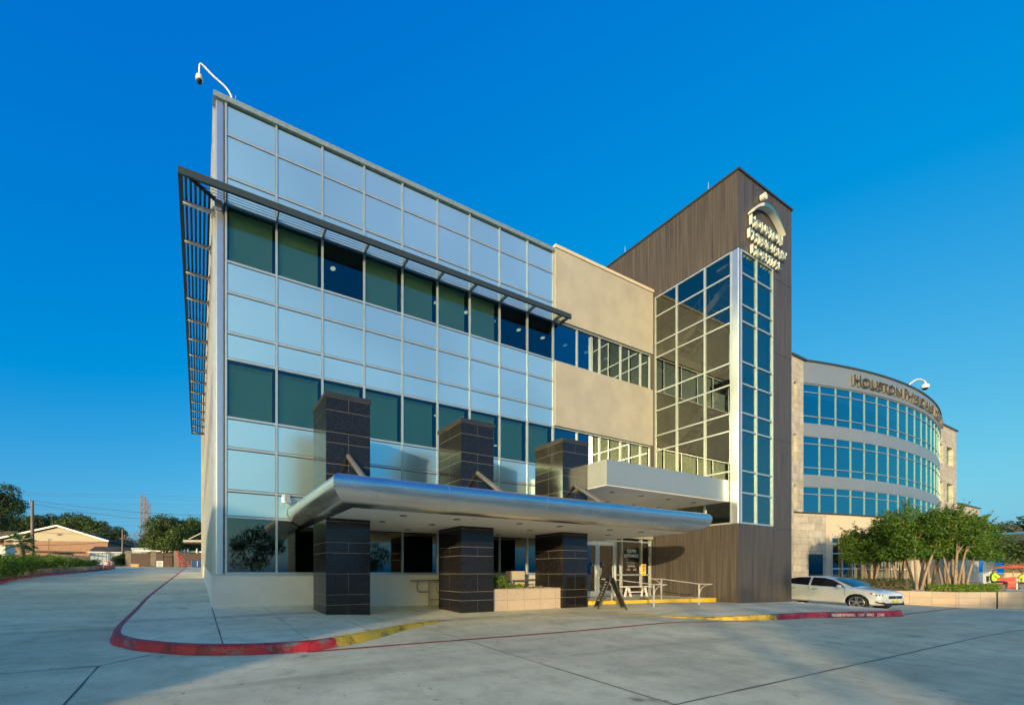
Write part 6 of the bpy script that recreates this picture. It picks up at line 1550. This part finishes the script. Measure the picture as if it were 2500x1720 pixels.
# brown roofed house and awning
b = gp(372, 118.); bh = thing('brown_roof_house', 'house with brown shingle roof half hidden behind the broad tree', 'house', b)
A_, B_, C_, D_ = at(343,1330,118), at(430,1330,118), at(412,1296,118), at(350,1295,118)
mb = MB(); mb.add([A_, B_, C_+Vector((0,5,0)), D_+Vector((0,5,0)), A_+Vector((0,10,0)), B_+Vector((0,10,0))], [(0,1,2,3),(4,0,3),(1,5,2),(5,4,3,2)]); mb.build('roof', M['shinglebrown'], bh)
mb = MB(); mb.box(A_.x+.4,B_.x-.4,A_.y+.4,A_.y+9,b.z-1,A_.z); mb.build('wall', M['siding'], bh)
b = gp(486, 64.); aw = thing('gabled_porch', 'small white gabled porch roof projecting beyond the building end', 'porch', b)
A_, B_, C_ = at(447,1317,64), at(505,1317,64), at(505,1296,64); mb = MB(); mb.prism([(A_.x,A_.y,A_.z-.35),(B_.x,B_.y,A_.z-.35),(B_.x,B_.y,A_.z),(A_.x,A_.y,A_.z)], (0,4,0)); mb.obox(at(462,1315,64), at(505,1294,64), .3, .16); mb.build('roof', M['siding'], aw)
for px_ in (499,): q_ = at(px_,1322,64.5); mb = MB(); mb.box(q_.x-.05,q_.x+.05,q_.y,q_.y+.1,gz(q_.x,q_.y),q_.z); mb.build('post', M['white'], aw)
# trees beyond
TG = 'trees beyond the houses on the left'
for i, (px_, yt, d, r_, m_, lb, nl) in enumerate([
    (28,1268,118,7,'leafB','low green tree directly above the palm',7000), (62,1254,122,7.5,'leafB','dark rounded tree behind the tall utility pole',8000), (112,1247,125,9,'leafB','broad dark tree left of the gable peak',9000),
    (158,1244,128,8.,'leafB','tree with a pointed crown just right of the gable peak',8000), (205,1245,120,8.5,'leafG','lighter yellow green tree above the right slope of the gable',9000),
    (240,1262,118,6.,'leafG','smaller light green tree over the end of the gable roof',6000), (268,1272,112,5.5,'leafB','blue green tree above the slate shed roof',6500), (292,1292,114,4.,'leafB','low dark tree at the short utility pole',4000),
    (325,1316,112,5.,'leafB','dark low tree behind the block pillar',4000)]):
    b = gp(px_, d); h = zat(yt, d)-b.z; tree('background_tree', lb, 'tree', b, h, r_, h*.22, M[m_], M['barkdark'], nl, .62, 300+i, TG, r0=.4, clumps=34, flat=.7)
b = gp(326, 104.); tree('bare_tree', 'sparse pale tree with thin brown leaves left of the lattice towers', 'tree', b, zat(1290,104)-b.z, 3.8, 4.2, M['grassdry'], M['twig'], 2200, .22, 330, stems=5, r0=.14, clumps=30)
b = gp(432, 80.); tree('broad_tree', 'broad green tree overhanging the slat fence beside the building', 'tree', b, zat(1252,80)-b.z, 6.2, 2.4, M['leafG'], M['barkdark'], 16000, .42, 331, r0=.3, clumps=52)
b = gp(395, 84.); tree('broad_tree', 'dark spreading bush like tree under the brown roof', 'tree', b, zat(1298,84)-b.z, 5., 1.6, M['leafB'], M['barkdark'], 10000, .38, 332, r0=.3, clumps=40)
b = gp(489, 96.); tree('broad_tree', 'green tree meeting the tan end of the silver building', 'tree', b, zat(1262,96)-b.z, 6., 3., M['leafB'], M['barkdark'], 9000, .42, 333, r0=.3, clumps=40)
b = gp(296, 76.); tree('hedge_bush', 'dark bush between the shed and the first block pillar', 'bush', b, 2.7, 1.7, .2, M['leafD'], M['barkdark'], 4000, .22, 334, r0=.1, clumps=20)
b = gp(286, 72.); hdg = thing('boundary_hedge', 'low dark clipped hedge in front of the shed', 'hedge', b); a = gp(276,71.); c = gp(308,74.)
cs = [tuple(a.lerp(c, i/16)+Vector((0,0,.85))) for i in range(17)]; V, Fc = leaf_cloud(cs, [(.35,.5,.9)]*17, 4500, .16, 5); np_mesh('leaves', V, Fc, M['leafD'], hdg)

# ------------------------------------------------------------------ things behind the viewpoint that shade the scene
def office(name, x0, x1, y0, y1, zt, label):
    t = thing(name, label, 'building', ((x0+x1)/2, (y0+y1)/2, -1.)); mb = MB(); mb.box(x0,x1,y0,y1,-1.5,zt); mb.build('wall', M['officewall'], t)
    for fl in range(int(zt//3.6)):
        z = 1.+fl*3.6; mb = MB(); mb.box(x0+1, x1-1, y1+.004, y1+.03, z, z+1.7); mb.build('window_band', M['bluebin'], t)
        mb = MB(); mb.box(x1+.004, x1+.03, y0+1, y1-1, z, z+1.7); mb.build('window_band', M['bluebin'], t)
    mb = MB(); mb.box(x0-.1,x1+.1,y0-.1,y1+.1,zt,zt+.15); mb.build('coping', M['coping'], t); return t
L0 = Vector((.66, 6.46)); dr2 = Vector((math.sin(SAZ), math.cos(SAZ))); A0 = L0-dr2*30
office('beige_office_block', A0.x-30, A0.x, A0.y, A0.y+17, 8.0, 'beige two storey office standing left of the viewpoint, its shadow crosses the near pavement')
B0 = Vector((12.9,4.9))-dr2*80
office('parking_structure', B0.x, B0.x+34, B0.y-16, B0.y, 12.1, 'long beige building far behind the viewpoint that shades the road on the right')
for i, (px_, y_, back, h, r_) in enumerate(((1965,1640,62,11.5,.17),(1990,1545,55,9.8,.16),(2040,1530,58,10.5,.12))):
    u = (px_-CX)/F; lo, hi = .5, 100.
    for _ in range(50):
        m_ = (lo+hi)/2; p = at(px_, y_, m_)
        if p.z > gz(p.x, p.y): lo = m_
        else: hi = m_
    q_ = Vector((p.x, p.y))-dr2*back; mb = MB(); zz = gz(q_.x,q_.y)
    t = thing('light_pole', 'tall parking lot light pole far behind the viewpoint', 'light pole', (q_.x,q_.y,zz), group='parking lot light poles'); mb.tube([(q_.x,q_.y,zz),(q_.x,q_.y,h)], [r_,r_*.8], 8); mb.build('shaft', M['pole'], t)
    mb = MB(); mb.box(q_.x-.6,q_.x+.6,q_.y-.15,q_.y+.15,h,h+.2); mb.build('lamp_head', M['steel'], t)
for i, (x, y, h, r_) in enumerate(((-4,-11,6.5,2.4),(6,-20,8,3.2),(20,-22,8,3.5),(34,-16,7,3.),(-9.5,-19.2,11.5,3.6))):
    tree('lot_tree', ['slender tree behind the viewpoint mirrored in the corner window','tree across the lot mirrored in the ground floor glass','round tree far across the lot behind the viewpoint','tree at the right hand side of the lot behind the viewpoint','tall tree behind the viewpoint shading the white car and tower foot'][i], 'tree', (x, y, gz(x,y)), h, r_, 2.2, M['leafB'], M['barkdark'], (1300,5000,5000,5000,9000)[i], .25, 400+i, r0=.12, clumps=26)
